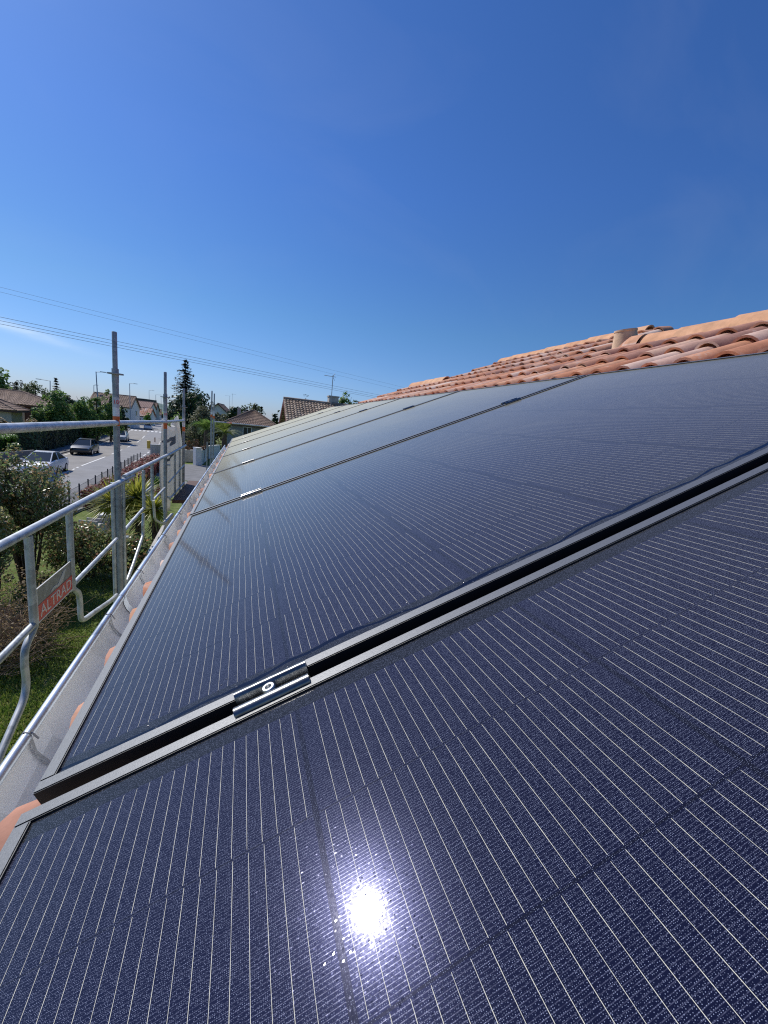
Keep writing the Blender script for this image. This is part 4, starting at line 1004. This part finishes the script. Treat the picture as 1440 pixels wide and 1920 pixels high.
def house(name, label, c, sx, sy, he, hr, wall, tile, hip=False, rot=0.0, over=0.45, pitch=.3, rows=.38, axis='x', chim=(), openings=(), gablebeam=None, amp=.045):
    """box house, local x/y, ridge along axis"""
    t = thing(name, label, 'house', c, (0, 0, rot)); X, Y = sx / 2, sy / 2
    bm = B(); bbox(bm, (-X, -Y, -.2), (X, Y, he))
    if not hip:
        if axis == 'x':
            for s in (-1, 1): prism(bm, [(s * (X - .12), -Y, he + .001), (s * (X - .12), Y, he + .001), (s * (X - .12), 0, hr - .10)], (s * .118, 0, 0))
        else:
            for s in (-1, 1): prism(bm, [(-X, s * (Y - .12), he + .001), (X, s * (Y - .12), he + .001), (0, s * (Y - .12), hr - .10)], (0, s * .118, 0))
    bmesh.ops.recalc_face_normals(bm, faces=bm.faces); obj('wall', bm, wall, t)
    bm = B(); ox, oy = X + over, Y + over; drop = over * (hr - he) / (Y if axis == 'x' else X); e = he - drop + .05
    if axis == 'x':
        rx = (X - Y * .95) if hip else ox
        q_ = [(-ox, -oy, e), (ox, -oy, e), (ox, oy, e), (-ox, oy, e)]; r0, r1 = (-rx, 0, hr), (rx, 0, hr)
        tiled_slope(bm, q_[0], q_[1], r1, r0, pitch, rows, amp); tiled_slope(bm, q_[2], q_[3], r0, r1, pitch, rows, amp)
        if hip: tiled_slope(bm, q_[1], q_[2], r1, r1, pitch, rows, amp); tiled_slope(bm, q_[3], q_[0], r0, r0, pitch, rows, amp)
    else:
        ry = (Y - X * .95) if hip else oy
        q_ = [(-ox, -oy, e), (ox, -oy, e), (ox, oy, e), (-ox, oy, e)]; r0, r1 = (0, -ry, hr), (0, ry, hr)
        tiled_slope(bm, q_[1], q_[2], r1, r0, pitch, rows, amp); tiled_slope(bm, q_[3], q_[0], r0, r1, pitch, rows, amp)
        if hip: tiled_slope(bm, q_[0], q_[1], r0, r0, pitch, rows, amp); tiled_slope(bm, q_[2], q_[3], r1, r1, pitch, rows, amp)
    ro = obj('roof', bm, tile, t, True)
    bm = B(); tube(bm, [Vector(r0) + Vector((0, 0, .03)), Vector(r1) + Vector((0, 0, .03))], .11, 8)
    if hip:
        for a, b in ((q_[0], r0), (q_[3], r0), (q_[1], r1), (q_[2], r1)) if axis == 'x' else ((q_[0], r0), (q_[1], r0), (q_[2], r1), (q_[3], r1)): tube(bm, [Vector(a) + Vector((0, 0, .06)), Vector(b) + Vector((0, 0, .04))], .10, 7)
    obj('ridge', bm, tile, ro, True)
    bm = B(); f0 = e - .02
    for a, b in ((q_[0], q_[1]), (q_[1], q_[2]), (q_[2], q_[3]), (q_[3], q_[0])):
        if not hip and (a[0] == b[0]) == (axis == 'x'):
            apex = r0 if ((a[0] < 0) if axis == 'x' else (a[1] < 0)) else r1
            for p in (a, b): prism(bm, [Vector(p) + Vector((0, 0, -.04)), Vector(p) + Vector((0, 0, -.26)), Vector(apex) + Vector((0, 0, -.26)), Vector(apex) + Vector((0, 0, -.04))], (.05 if axis == 'x' else 0, 0 if axis == 'x' else .05, 0))
        else: prism(bm, [Vector(a) + Vector((0, 0, -.02)), Vector(a) + Vector((0, 0, -.2)), Vector(b) + Vector((0, 0, -.2)), Vector(b) + Vector((0, 0, -.02))], Vector((0, .04, 0)) if a[1] == b[1] else Vector((.04, 0, 0)))
    obj('eaves_board', bm, gablebeam or M_WOODBR, t)
    for (x, y, z0, z1, w_) in chim:
        bm = B(); bbox(bm, (x - w_ / 2, y - w_ / 2, z0), (x + w_ / 2, y + w_ / 2, z1)); bbox(bm, (x - w_ / 2 - .05, y - w_ / 2 - .05, z1 + .002), (x + w_ / 2 + .05, y + w_ / 2 + .05, z1 + .08)); obj('chimney', bm, M_CONC, ro)
    for (nm, cc, w_, h_, fc, mt, fr) in openings: opening(nm, t, cc, w_, h_, fc, mt, fr)
    return t
def face(px): return math.atan2(AZ.y, AZ.x) - math.pi / 2 - math.atan((px - 720) / FPX)
FACE = math.atan2(AZ.y, AZ.x) - math.pi / 2          # rotation that turns a house square to the view
# beige house on the left
c = at_depth(2, 790, 56); c.z = 0
house('beige_house', 'beige house with brown hipped roof and arched pale door, at the left edge', c, 13.5, 9, 4.15, 5.6, M_RENDER_CREAM, M_BROWNTILE, True, face(2) - .25, .7, .34, .45,
      openings=[('door', (2.2, -4.52, 2.2), 1.7, 2.9, (0, -1, 0), plain('pale_door', (.42, .45, .42), .5), M_WHITE), ('shutter', (4.4, -4.52, 2.3), 1.5, 3.0, (0, -1, 0), M_WOODBR, M_WOODBR), ('window', (-2, -4.52, 1.6), 1.3, 1.2, (0, -1, 0), M_WINDOW, M_WHITE)])
c = at_depth(-16, 790, 47.5); c.z = 0
house('porch', 'brown tiled porch wing with dark wooden bracket in front of the beige house', c, 4.6, 4.2, 3.6, 4.7, M_RENDER_CREAM, M_BROWNTILE, True, face(2) - .25, .6, .34, .45, axis='y',
      openings=[('window', (0, -2.12, 1.5), 1.2, 1.2, (0, -1, 0), M_WINDOW, M_WHITE)])
c = at_depth(74, 790, 74); c.z = 0
house('bungalow', 'low house with brown roof half hidden behind the garden trees', c, 9, 7, 3.0, 5.1, M_RENDER_CREAM, M_BROWNTILE, True, face(74) - .2, .5, .4, .5)
c = at_depth(138, 790, 82); c.z = 0
house('bungalow', 'small pale house glimpsed in the gap between two garden trees', c, 7, 6, 2.6, 4.3, M_CONCW, M_BROWNTILE, False, face(138), .4, .4, .5)
c = at_depth(217, 780, 102); c.z = 0
house('white_house', 'white two storey house with brown gabled roof beyond the near post', c, 8.4, 8, 5.0, 7.6, M_CONCW, M_BROWNTILE, False, face(217) - .28, .35, .45, .55,
      openings=[('window', (2.5, -4.02, 1.6), 1.2, 1.2, (0, -1, 0), M_WINDOW, M_WHITE), ('window', (4.22, 1, 3.6), 1.0, 1.2, (1, 0, 0), M_WINDOW, M_WHITE)])
c = at_depth(266, 780, 128); c.z = 0
house('salmon_roof_house', 'white house with salmon tiled roof along the road', c, 5.6, 7, 2.9, 5.2, M_CONCW, M_TILE, False, face(266) - .25, .35, .5, .6, openings=[('window', (0, -3.52, 1.5), 1.2, 1.1, (0, -1, 0), M_WINDOW, M_WHITE)])
c = at_depth(263, 780, 146); c.z = 0
house('pink_roof_house', 'house with dull pink roof rising behind the salmon roofed one', c, 8.0, 8, 5.2, 7.3, M_CONCW, tile_material('pink_grey_tile', [(.32, .2, .16), (.36, .23, .19)], .2), False, face(263) - .25, .35, .5, .6)
c = at_depth(257, 780, 162); c.z = 0
t = thing('flat_roofed_building', 'far building with dark flat roof edge', 'building', c, (0, 0, FACE)); bm = B(); bbox(bm, (-7, -4, 0), (5, 4, 7.6)); obj('wall', bm, M_CONC, t); bm = B(); bbox(bm, (-7.3, -4.3, 7.605), (5.3, 4.3, 8.5)); obj('roof', bm, M_DKGREY, t)
c = at_depth(281, 780, 158); c.z = 0
house('tan_gable_house', 'tan roofed gable house, last in the row before the road end', c, 5.0, 8, 4.4, 7.4, M_CONC, M_BROWNTILE, False, face(281) - .2, .3, .5, .6, openings=[('window', (1.2, -4.02, 2.8), 1.0, 1.2, (0, -1, 0), M_WINDOW, M_WHITE)])
c = at_depth(290, 782, 190); c.z = 0
house('far_house', 'smallest far house at the bend of the road', c, 5, 7, 3.0, 5.2, M_CONCW, M_BROWNTILE, False, face(290), .3, .5, .6)
# right of the road
c = at_depth(414, 785, 112); c.z = 0
house('timbered_house', 'white gabled house with dark timbers behind the bushes', c, 7.2, 9, 4.9, 8.1, M_CONCW, M_BROWNTILE, False, face(414) - .15, .5, .45, .55, axis='y',
      openings=[('timber_window', (0, -4.52, 4.0), 2.4, 2.6, (0, -1, 0), M_WINDOW, M_DKGREY), ('timber_window', (0, -4.52, 1.5), 2.2, 2.0, (0, -1, 0), M_WINDOW, M_DKGREY)])
c = at_depth(474, 790, 58); c.z = 0
house('hip_roof_house', 'low grey walled house with brown hipped roof beyond the far palm', c, 6.2, 6.0, 4.45, 6.15, plain('grey_render', (.26, .27, .26), .9, var=.1), M_BROWNTILE, True, face(474) + .0, .55, .28, .38, chim=((-1.9, 1.6, 4.9, 6.3, .45), (-1.1, 1.9, 4.9, 6.0, .4)),
      openings=[('window', (-.6, -3.02, 3.3), 1.0, 1.2, (0, -1, 0), M_WINDOW, M_WHITE)])
# house with the mottled gable roof
pr = at_depth(533.5, 748, 26.3); pe = at_depth(541.5, 786, 22.6)
hyr = pr.y; hx0 = pr.x; span = 4.1
c = Vector((hx0 + .35 + 6, hyr, 0))
house('gable_house', 'nearest neighbour house with mottled tile roof and oxblood gable boards', c, 12, 7.3, pr.z - 1.95, pr.z, M_CONCW, M_MOTTLETILE, False, 0.0, .42, .19, .27, gablebeam=M_REDWOOD, amp=.05, chim=((-3.2, .35, pr.z - .6, pr.z + .48, .62),),
      openings=[('window', (-6.02, 0, pr.z - 2.3), 1.0, 1.2, (-1, 0, 0), M_WINDOW, M_WHITE)])
# aerials
def aerial(label, px, ytop, ybot, d, boom, els=6, dirx=-1):
    b = at_depth(px, ybot, d); tp = at_depth(px, ytop, d); h = tp.z - b.z
    t = thing('tv_aerial', label, 'aerial', b); bm = B(); tube(bm, [(0, 0, -.4), (0, 0, h)], .022, 8); obj('mast', bm, M_LAMP, t, True)
    bm = B(); tube(bm, [(.2 * -dirx, 0, h - .1), (dirx * boom, 0, h - .08)], .014, 6)
    for k in range(els): tube(bm, [(dirx * boom * (k / els), -.18, h - .09), (dirx * boom * (k / els), .18, h - .09)], .007, 4)
    tube(bm, [(.12 * -dirx, 0, h + .12), (0, 0, h - .1), (.12 * -dirx, 0, h - .32)], .012, 5); obj('antenna', bm, M_LAMP, t); return t
aerial('tall aerial on a mast beside the chimney of the mottled roof', 621, 704, 752, 26.5, .55)
aerial('shorter of the two far aerials above the timbered house', 430, 742, 765, 108, 1.1, 4)
aerial('taller of the two far aerials above the timbered house', 435, 738.5, 765, 108, .9, 4, 1)

# ================================================================== walls and gates across the courtyard
def wall_thing(label, pts, h, th_=.2, mat=M_CONC, cap=True, name='garden_wall', cat='wall', z0=0):
    a = Vector((pts[0][0], pts[0][1], z0)); t = thing(name, label, cat, a)
    bm = B(); cp_ = B()
    for p, q in zip(pts, pts[1:]):
        p = Vector((p[0], p[1], 0)) - Vector((a.x, a.y, 0)); q = Vector((q[0], q[1], 0)) - Vector((a.x, a.y, 0)); d = (q - p); s = Vector((-d.y, d.x, 0)).normalized() * th_
        prism(bm, [p, p + s, p + s + Vector((0, 0, h)), p + Vector((0, 0, h))], d)
        if cap: prism(cp_, [p - s * .2 + Vector((0, 0, h + .002)), p + s * 1.2 + Vector((0, 0, h + .002)), p + s * 1.2 + Vector((0, 0, h + .05)), p - s * .2 + Vector((0, 0, h + .05))], d)
    obj('wall', bm, mat, t)
    if cap: obj('coping', cp_, M_CONCW, t)
    else: cp_.free()
    return t
wall_thing('pale concrete wall at the far end of the red hedge', [tuple(on_ground(284, 858)), tuple(on_ground(312, 858))], 1.35, mat=M_CONC)
wall_thing('long pale wall seen through the far scaffold bay', [tuple(on_ground(341, 866)), tuple(on_ground(367, 866))], 1.2, mat=M_CONC)
t = wall_thing('bright white gate pillar in the courtyard', [tuple(on_ground(367, 873)), tuple(on_ground(377.5, 873))], 1.72, .55, M_CONCW, True, 'gate_pillar', 'pillar')
wall_thing('white wall running from the gate pillar toward the scaffold posts', [tuple(on_ground(378, 872)), tuple(on_ground(392, 860)), tuple(on_ground(412, 857))], 1.45, mat=M_CONCW)
wall_thing('dark grey fence panel behind the palm', [tuple(on_ground(344, 843)), tuple(on_ground(394, 840))], 2.05, .08, M_DKGREY, False, 'fence_panel', 'fence')
# low concrete blocks near the yucca
pa = at_depth(137, 1008, 14.5); pb = at_depth(222, 1004, 14.6); zc = pa.z
t = wall_thing('low rough concrete wall beside the yucca in the garden', [(pa.x, pa.y), (pb.x, pb.y)], zc + .12, .35, M_CONC, False)
pa = at_depth(148, 998, 15.6); pb = at_depth(182, 994, 15.6); t = thing('stone_trough', 'weathered concrete trough standing on the low garden wall', 'trough', (pa.x, pa.y, 0)); bm = B(); zt2 = at_depth(160, 975, 15.6).z
d_ = Vector((pb.x - pa.x, pb.y - pa.y, 0)); s_ = Vector((-d_.y, d_.x, 0)).normalized()
for o1, o2 in ((0, .06), (.44, .5)): prism(bm, [s_ * o1, s_ * o2, s_ * o2 + Vector((0, 0, zt2)), s_ * o1 + Vector((0, 0, zt2))], d_)
prism(bm, [s_ * .061, s_ * .439, s_ * .439 + Vector((0, 0, zt2 - .15)), s_ * .061 + Vector((0, 0, zt2 - .15))], d_); obj('basin', bm, M_CONC, t)
pa = at_depth(182, 992, 16.4); pb = at_depth(206, 990, 16.4); wall_thing('pale block wall between the trough and the yucca', [(pa.x, pa.y), (pb.x, pb.y)], at_depth(190, 966, 16.4).z, .3, M_CONC)

# ================================================================== trees and plants
def tr(label, px, ytop, d, wpx, mat, n=1500, ls=.3, trunk=.25, name='broadleaf_tree', **k):
    b = at_depth(px, 800, d); tp = at_depth(px, ytop, d); b.z = 0
    return tree(name, label, b, tp.z, wpx / FPX * d, mat, n, ls, trunk, group=k.pop('group', None), **k)
tr('large rounded green tree at the left edge behind the beige house', -12, 690, 92, 66, L_MID, 2600, .5, .15)
tr('bare grey tree just right of the big tree at the left edge', 32, 706, 100, 36, L_BARE, 900, .3, .2)
tr('pale bare-looking spring tree behind the low bungalow', 70, 712, 98, 40, L_PALE, 1100, .35, .25)
tr('pale tree peeping over the roof at the left', 52, 722, 104, 26, L_PALE, 700, .35, .25)
def cf(label, px, ytop, d, wpx, mat=L_SPRUCE, **k):
    b = at_depth(px, 800, d); tp = at_depth(px, ytop, d); b.z = 0
    return conifer('conifer', label, b, tp.z, wpx / FPX * d, mat, **k)
cf('slim dark cypress behind the beige roof', 36, 719, 84, 17, levels=18, per=8, droop=-.5, leafs=.45)
cf('tiny dark cypress right of the slim one', 55, 728, 84, 12, levels=14, per=7, droop=-.5, leafs=.4)
cf('dark pointed conifer topping the garden trees on the left', 109, 712, 80, 34, levels=20, per=11, leafs=.5)
def colb(px, ytop, d, wpx, zb=.3):
    tp = at_depth(px, ytop, d).z; w_ = wpx / FPX * d; return tp, w_
def bushy(label, px, ytop, d, wpx, mat, n, ls, name='garden_tree', base=.02, top=.62):
    h, w_ = colb(px, ytop, d, wpx); b = at_depth(px, 800, d); b.z = 0
    blobs = [((0, 0, h * .36), (w_ * .5, w_ * .5, h * .36)), ((rnd() * w_ * .08, 0, h * .68), (w_ * .36, w_ * .36, h * .32)), ((w_ * .18, 0, h * .5), (w_ * .3, w_ * .3, h * .25)), ((-w_ * .2, .1, h * .48), (w_ * .3, w_ * .3, h * .28))]
    return tree(name, label, b, h, w_, mat, n, ls, .05, blobs, 'trees along the far hedge', clumps=40)
bushy('tall bushy green tree beside the beige house, largest of the garden row', 107, 727, 50, 56, L_MID, 3600, .22)
bushy('small green tree leaning against the beige house', 74, 752, 48, 28, L_MID, 1400, .2)
bushy('broad dark green tree in the middle of the garden row', 160, 731, 54, 44, L_MID, 3000, .22)
bushy('slender green tree partly behind the tall street lamp', 182, 738, 56, 26, L_MID, 1500, .22)
bushy('green tree at the end of the garden row behind the near post', 207, 730, 58, 36, L_MID, 2400, .22)
bushy('low dark round tree behind the gap in the garden row', 133, 733, 84, 30, L_HEDGE, 1200, .4)
bushy('dark tree standing before the white house', 228, 758, 66, 26, L_HEDGE, 1300, .25)
tr('pinkish flowering bush near the far houses', 285, 775, 140, 10, L_RED, 300, .4, .1, 'flowering_bush', cat='bush')
tr('yellow green shrub before the salmon roofed house', 277, 774, 112, 14, L_BRIGHT, 400, .35, .1, 'roadside_shrub', cat='shrub')
for i, (px, yt, d, wp, lb) in enumerate(((297, 771, 205, 16, 'round dark tree far down the road, left of the road end'), (307, 776, 260, 12, 'tiny tree at the very end of the road'), (321, 770, 190, 14, 'dark tree right of the road end'))): tr(lb, px, yt, d, wp, L_HEDGE, 500, .6, .15)
cf('tall ragged spruce standing above the bushes', 347, 680, 74, 84, levels=24, per=13, leafs=.62, droop=.42, gap=.2)
def mass(label, px, ytop, d, wpx, mat, n, ls, name, **k):
    h, w_ = colb(px, ytop, d, wpx); b = at_depth(px, 800, d); b.z = 0
    blobs = [((0, 0, h * .45), (w_ * .5, w_ * .45, h * .45)), ((w_ * .12, 0, h * .72), (w_ * .36, w_ * .36, h * .28)), ((-w_ * .3, 0, h * .4), (w_ * .25, w_ * .3, h * .36)), ((w_ * .32, 0, h * .5), (w_ * .22, w_ * .3, h * .32))]
    return tree(name, label, b, h, w_, mat, n, ls, .05, blobs, None, clumps=k.pop('clumps', 46), **k)
mass('broad dark evergreen beneath the spruce', 354, 730, 68, 74, L_HEDGE, 4200, .36, 'evergreen_tree')
mass('grey green shrub with twiggy top beside the far posts', 374, 753, 54, 44, L_GREY, 2400, .2, 'grey_shrub', spread=.45)
mass('dull green bush at the roadside under the evergreen', 331, 774, 62, 34, L_MID, 1500, .24, 'roadside_bush', cat='bush')
mass('loose green bush behind the two far posts', 404, 768, 60, 40, L_GREY, 1500, .24, 'loose_bush', cat='bush')
mass('dark tree between the timbered house and the hip roof', 436, 757, 92, 34, L_HEDGE, 1500, .42, 'dark_tree')
mass('pale round spring tree above the hip roof', 474, 748, 105, 36, L_PALE, 1300, .38, 'pale_tree')
mass('small pale tree left of the round spring tree', 453, 756, 108, 22, L_PALE, 700, .38, 'pale_tree')
for i, px in enumerate((462, 478, 489)): cf('%s dark conifer in the short row behind the hip roof' % ('left', 'middle', 'right')[i], px, 764 - (i % 2) * 3, 92, 13, levels=12, per=7, leafs=.5, droop=-.2)
mass('dark tree tucked beside the oxblood gable', 514, 764, 70, 20, L_HEDGE, 700, .3, 'dark_tree')
mass('round green tree behind the chimney of the mottled roof', 641, 733, 62, 38, L_MID, 2200, .28, 'green_tree')
mass('olive bush tree right of the round green one', 655, 745, 64, 26, L_PALE, 900, .28, 'olive_tree')
tr('bare twiggy tree far behind the roof ridge', 672, 740, 80, 30, L_BARE, 500, .22, .2)
tr('bare treetop over the left end of the mottled roof', 572, 740, 70, 22, L_BARE, 400, .2, .3)
mass('small dark treetop over the mottled roof', 600, 744, 70, 16, L_HEDGE, 500, .26, 'dark_tree')
# palms and brown bushes
def palm(label, px, py, d, L, n, mat=L_PALM, name='palm'):
    c_ = at_depth(px, py, d); t = thing(name, label, 'palm', (c_.x, c_.y, 0)); bm = B(); fronds(bm, (0, 0, c_.z), n, L); obj('fronds', bm, mat, t)
    bm = B(); tube(bm, [(0, 0, -.1), (0, 0, c_.z)], [.28, .22], 10); obj('trunk', bm, M_BARK, t, True); return t
palm('cycad-like palm with bright arching fronds right of the far posts', 421, 812, 40, 1.95, 26)
palm('taller palm with thin drooping fronds left of the far posts', 387, 806, 46, 2.5, 20, L_MID)
def low(label, px, py, d, wpx, hpx, mat, n, ls, name, cat='bush', stem=False):
    c_ = at_depth(px, py, d); w_ = wpx / FPX * d; h = hpx / FPX * d; z = max(0, c_.z - h / 2) if stem else 0
    zt_ = c_.z + h / 2; t = thing(name, label, cat, (c_.x, c_.y, 0)); bm = B(); clump_crown(bm, [((0, 0, (z + zt_) / 2), (w_ / 2, w_ / 2, (zt_ - z) / 2))], n, ls, 16, .45); obj('foliage', bm, mat, t)
    bm = B(); limbs(bm, (0, 0, -.1), (0, 0, zt_ * .6), .04, [(rnd() * w_ * .3, rnd() * w_ * .3, zt_ * .8) for _ in range(6)]); obj('stem', bm, M_BARK, t, True); return t
low('wide rust brown bush before the dark fence panel', 359, 831, 52, 30, 16, L_BROWN, 900, .16, 'rusty_bush')
low('clipped rusty ball shrub on the pale wall', 352, 840, 43.5, 14, 8, L_BROWN, 400, .1, 'ball_shrub', 'shrub', True)
low('clipped rusty ball shrub on the white wall right of the pillar', 383, 840, 42.5, 12, 9, L_BROWN, 400, .1, 'ball_shrub', 'shrub', True)
low('yellow green ball shrub on the gravel', 297, 902, 27, 18, 16, L_BRIGHT, 700, .08, 'ball_shrub', 'shrub')
low('low red leaved shrub beside the yellow green ball', 301, 917, 24, 36, 13, L_RED, 900, .08, 'red_shrub', 'shrub')
low('small green plant at the edge of the driveway', 349, 907, 22, 12, 12, L_MID, 400, .07, 'small_plant', 'plant')
low('small reddish plant beside the deck end', 362, 912, 20, 16, 12, L_RED, 400, .07, 'small_plant', 'plant')
# yuccas by the scaffold
def yucca(label, px, py, d, L, n):
    c_ = at_depth(px, py, d); t = thing('yucca', label, 'yucca', (c_.x, c_.y, 0)); bm = B(); rosette(bm, (0, 0, c_.z), n, L, .07, .35, -.55); obj('leaves', bm, L_YUCCA, t)
    bm = B(); tube(bm, [(0, 0, -.1), (.05, 0, c_.z * .5), (0, 0, c_.z)], [.16, .13, .11], 10)
    obj('trunk', bm, M_BARK, t, True)
    bm = B()
    for _ in range(90):
        a = random.uniform(0, 6.28); z = c_.z * random.uniform(.35, .97); l = random.uniform(.3, .6) * L; dv = Vector((math.cos(a), math.sin(a), 0)); s = Vector((-dv.y, dv.x, 0)) * .02
        p = dv * .1 + Vector((0, 0, z)); quad(bm, [p - s, p + s, p + dv * l * .5 + s * .6 + Vector((0, 0, -l * .5)), p + dv * l * .5 - s * .6 + Vector((0, 0, -l * .5))])
    obj('dead_leaves', bm, L_BEIGE, t); return t
yucca('big yellow green yucca immediately left of the near post', 214, 942, 14.0, 1.05, 330)
yucca('big yellow green yucca between the two near posts', 258, 934, 14.0, 1.1, 330)
yucca('smaller yucca head right of the guard frame legs', 290, 955, 13.2, .8, 200)
# big leafy bush on the left
def big_bush(label, px, d, ytop, wpx, zlow, mat, n, ls, stems, name='leafy_bush'):
    b = at_depth(px, 1000, d); b.z = 0; h = at_depth(px, ytop, d).z; w_ = wpx / FPX * d
    t = thing(name, label, 'bush', b); bm = B()
    blobs = [((0, 0, (h + zlow) / 2), (w_ * .42, w_ * .42, (h - zlow) / 2)), ((w_ * .30, -.2, zlow + (h - zlow) * .42), (w_ * .28, w_ * .3, (h - zlow) * .38)), ((-w_ * .3, 0, zlow + (h - zlow) * .5), (w_ * .3, w_ * .3, (h - zlow) * .4)), ((-w_ * .12, .2, h - (h - zlow) * .18), (w_ * .22, w_ * .22, (h - zlow) * .2))]
    clump_crown(bm, blobs, n, ls, 60, .36, 1.9); obj('foliage', bm, mat, t)
    bm = B()
    for _ in range(stems):
        a = random.uniform(0, 6.28); e = Vector((math.cos(a) * w_ * .4 * random.random(), math.sin(a) * w_ * .4 * random.random(), zlow + (h - zlow) * random.uniform(.3, .9))); s = Vector((math.cos(a) * .12, math.sin(a) * .12, -.1))
        tube(bm, smooth_path([s, s.lerp(e, .45) + Vector((rnd() * .15, rnd() * .15, .1)), e], 4), [.035 - .003 * k for k in range(9)], 6)
    obj('stems', bm, M_BARK, t, True); return t
big_bush('large glossy dark leaved bush with reddish tips hiding the white car', 46, 11.2, 838, 146, 1.0, L_DARK, 17000, .085, 20)
big_bush('glossy bush at the left edge below the big one', -30, 9.6, 900, 90, .6, L_DARK, 7000, .085, 9)
big_bush('loose glossy shrub with narrow leaves behind the guard frame', 166, 12.2, 982, 135, .1, L_DARK, 8000, .10, 14, 'narrow_leaf_shrub')
big_bush('shadowy shrub under the yuccas by the wall', 262, 12.0, 998, 100, .05, L_DARK, 5000, .11, 10, 'shadow_shrub')
big_bush('yellow green small leaved shrub behind the sign plate', 88, 9.6, 1085, 90, .1, L_OLIVE, 4200, .07, 12, 'small_leaf_shrub')
# bare twig thicket at the left edge
b = at_depth(-8, 1150, 7.9); b.z = 0; t = thing('twig_thicket', 'dense brown leafless twigs at the left edge under the guard rails', 'shrub', b); bm = B(); ht = at_depth(22, 1075, 7.9).z
for _ in range(620):
    s = Vector((rnd() * .7, rnd() * .7, random.uniform(0, ht * .5))); a = random.uniform(0, 6.28); l = random.uniform(.4, 1.1)
    e = s + Vector((math.cos(a) * l * .8, math.sin(a) * l * .8, l * random.uniform(-.25, .75)))
    tube(bm, smooth_path([s, s.lerp(e, .35) + rvec() * .14, s.lerp(e, .7) + rvec() * .14, e], 2), [.010, .009, .008, .007, .005, .004, .003], 4, False)
obj('twigs', bm, M_TWIG, t); bm = B()
for _ in range(4200): leaf(bm, Vector((rnd() * .95, rnd() * .8, random.random() * ht)), .045)
obj('dry_leaves', bm, L_BEIGE, t)
# grass on the lawn below
bm = B(); random.seed(5)
for _ in range(26000):
    px, py = random.uniform(-40, 260), random.uniform(1090, 1560); p = on_ground(px, py)
    if p.y < 1.5: continue
    p = p + Vector((rnd() * .25, rnd() * .25, 0)); h = random.uniform(.03, .10); a = random.uniform(0, 6.28); s = Vector((math.cos(a), math.sin(a), 0)) * .012; l = Vector((rnd() * .05, rnd() * .05, h))
    bm.faces.new([bm.verts.new(q) for q in (p - s, p + s, p + l)])
o = obj('grass', bm, L_GRASS, kind='stuff')
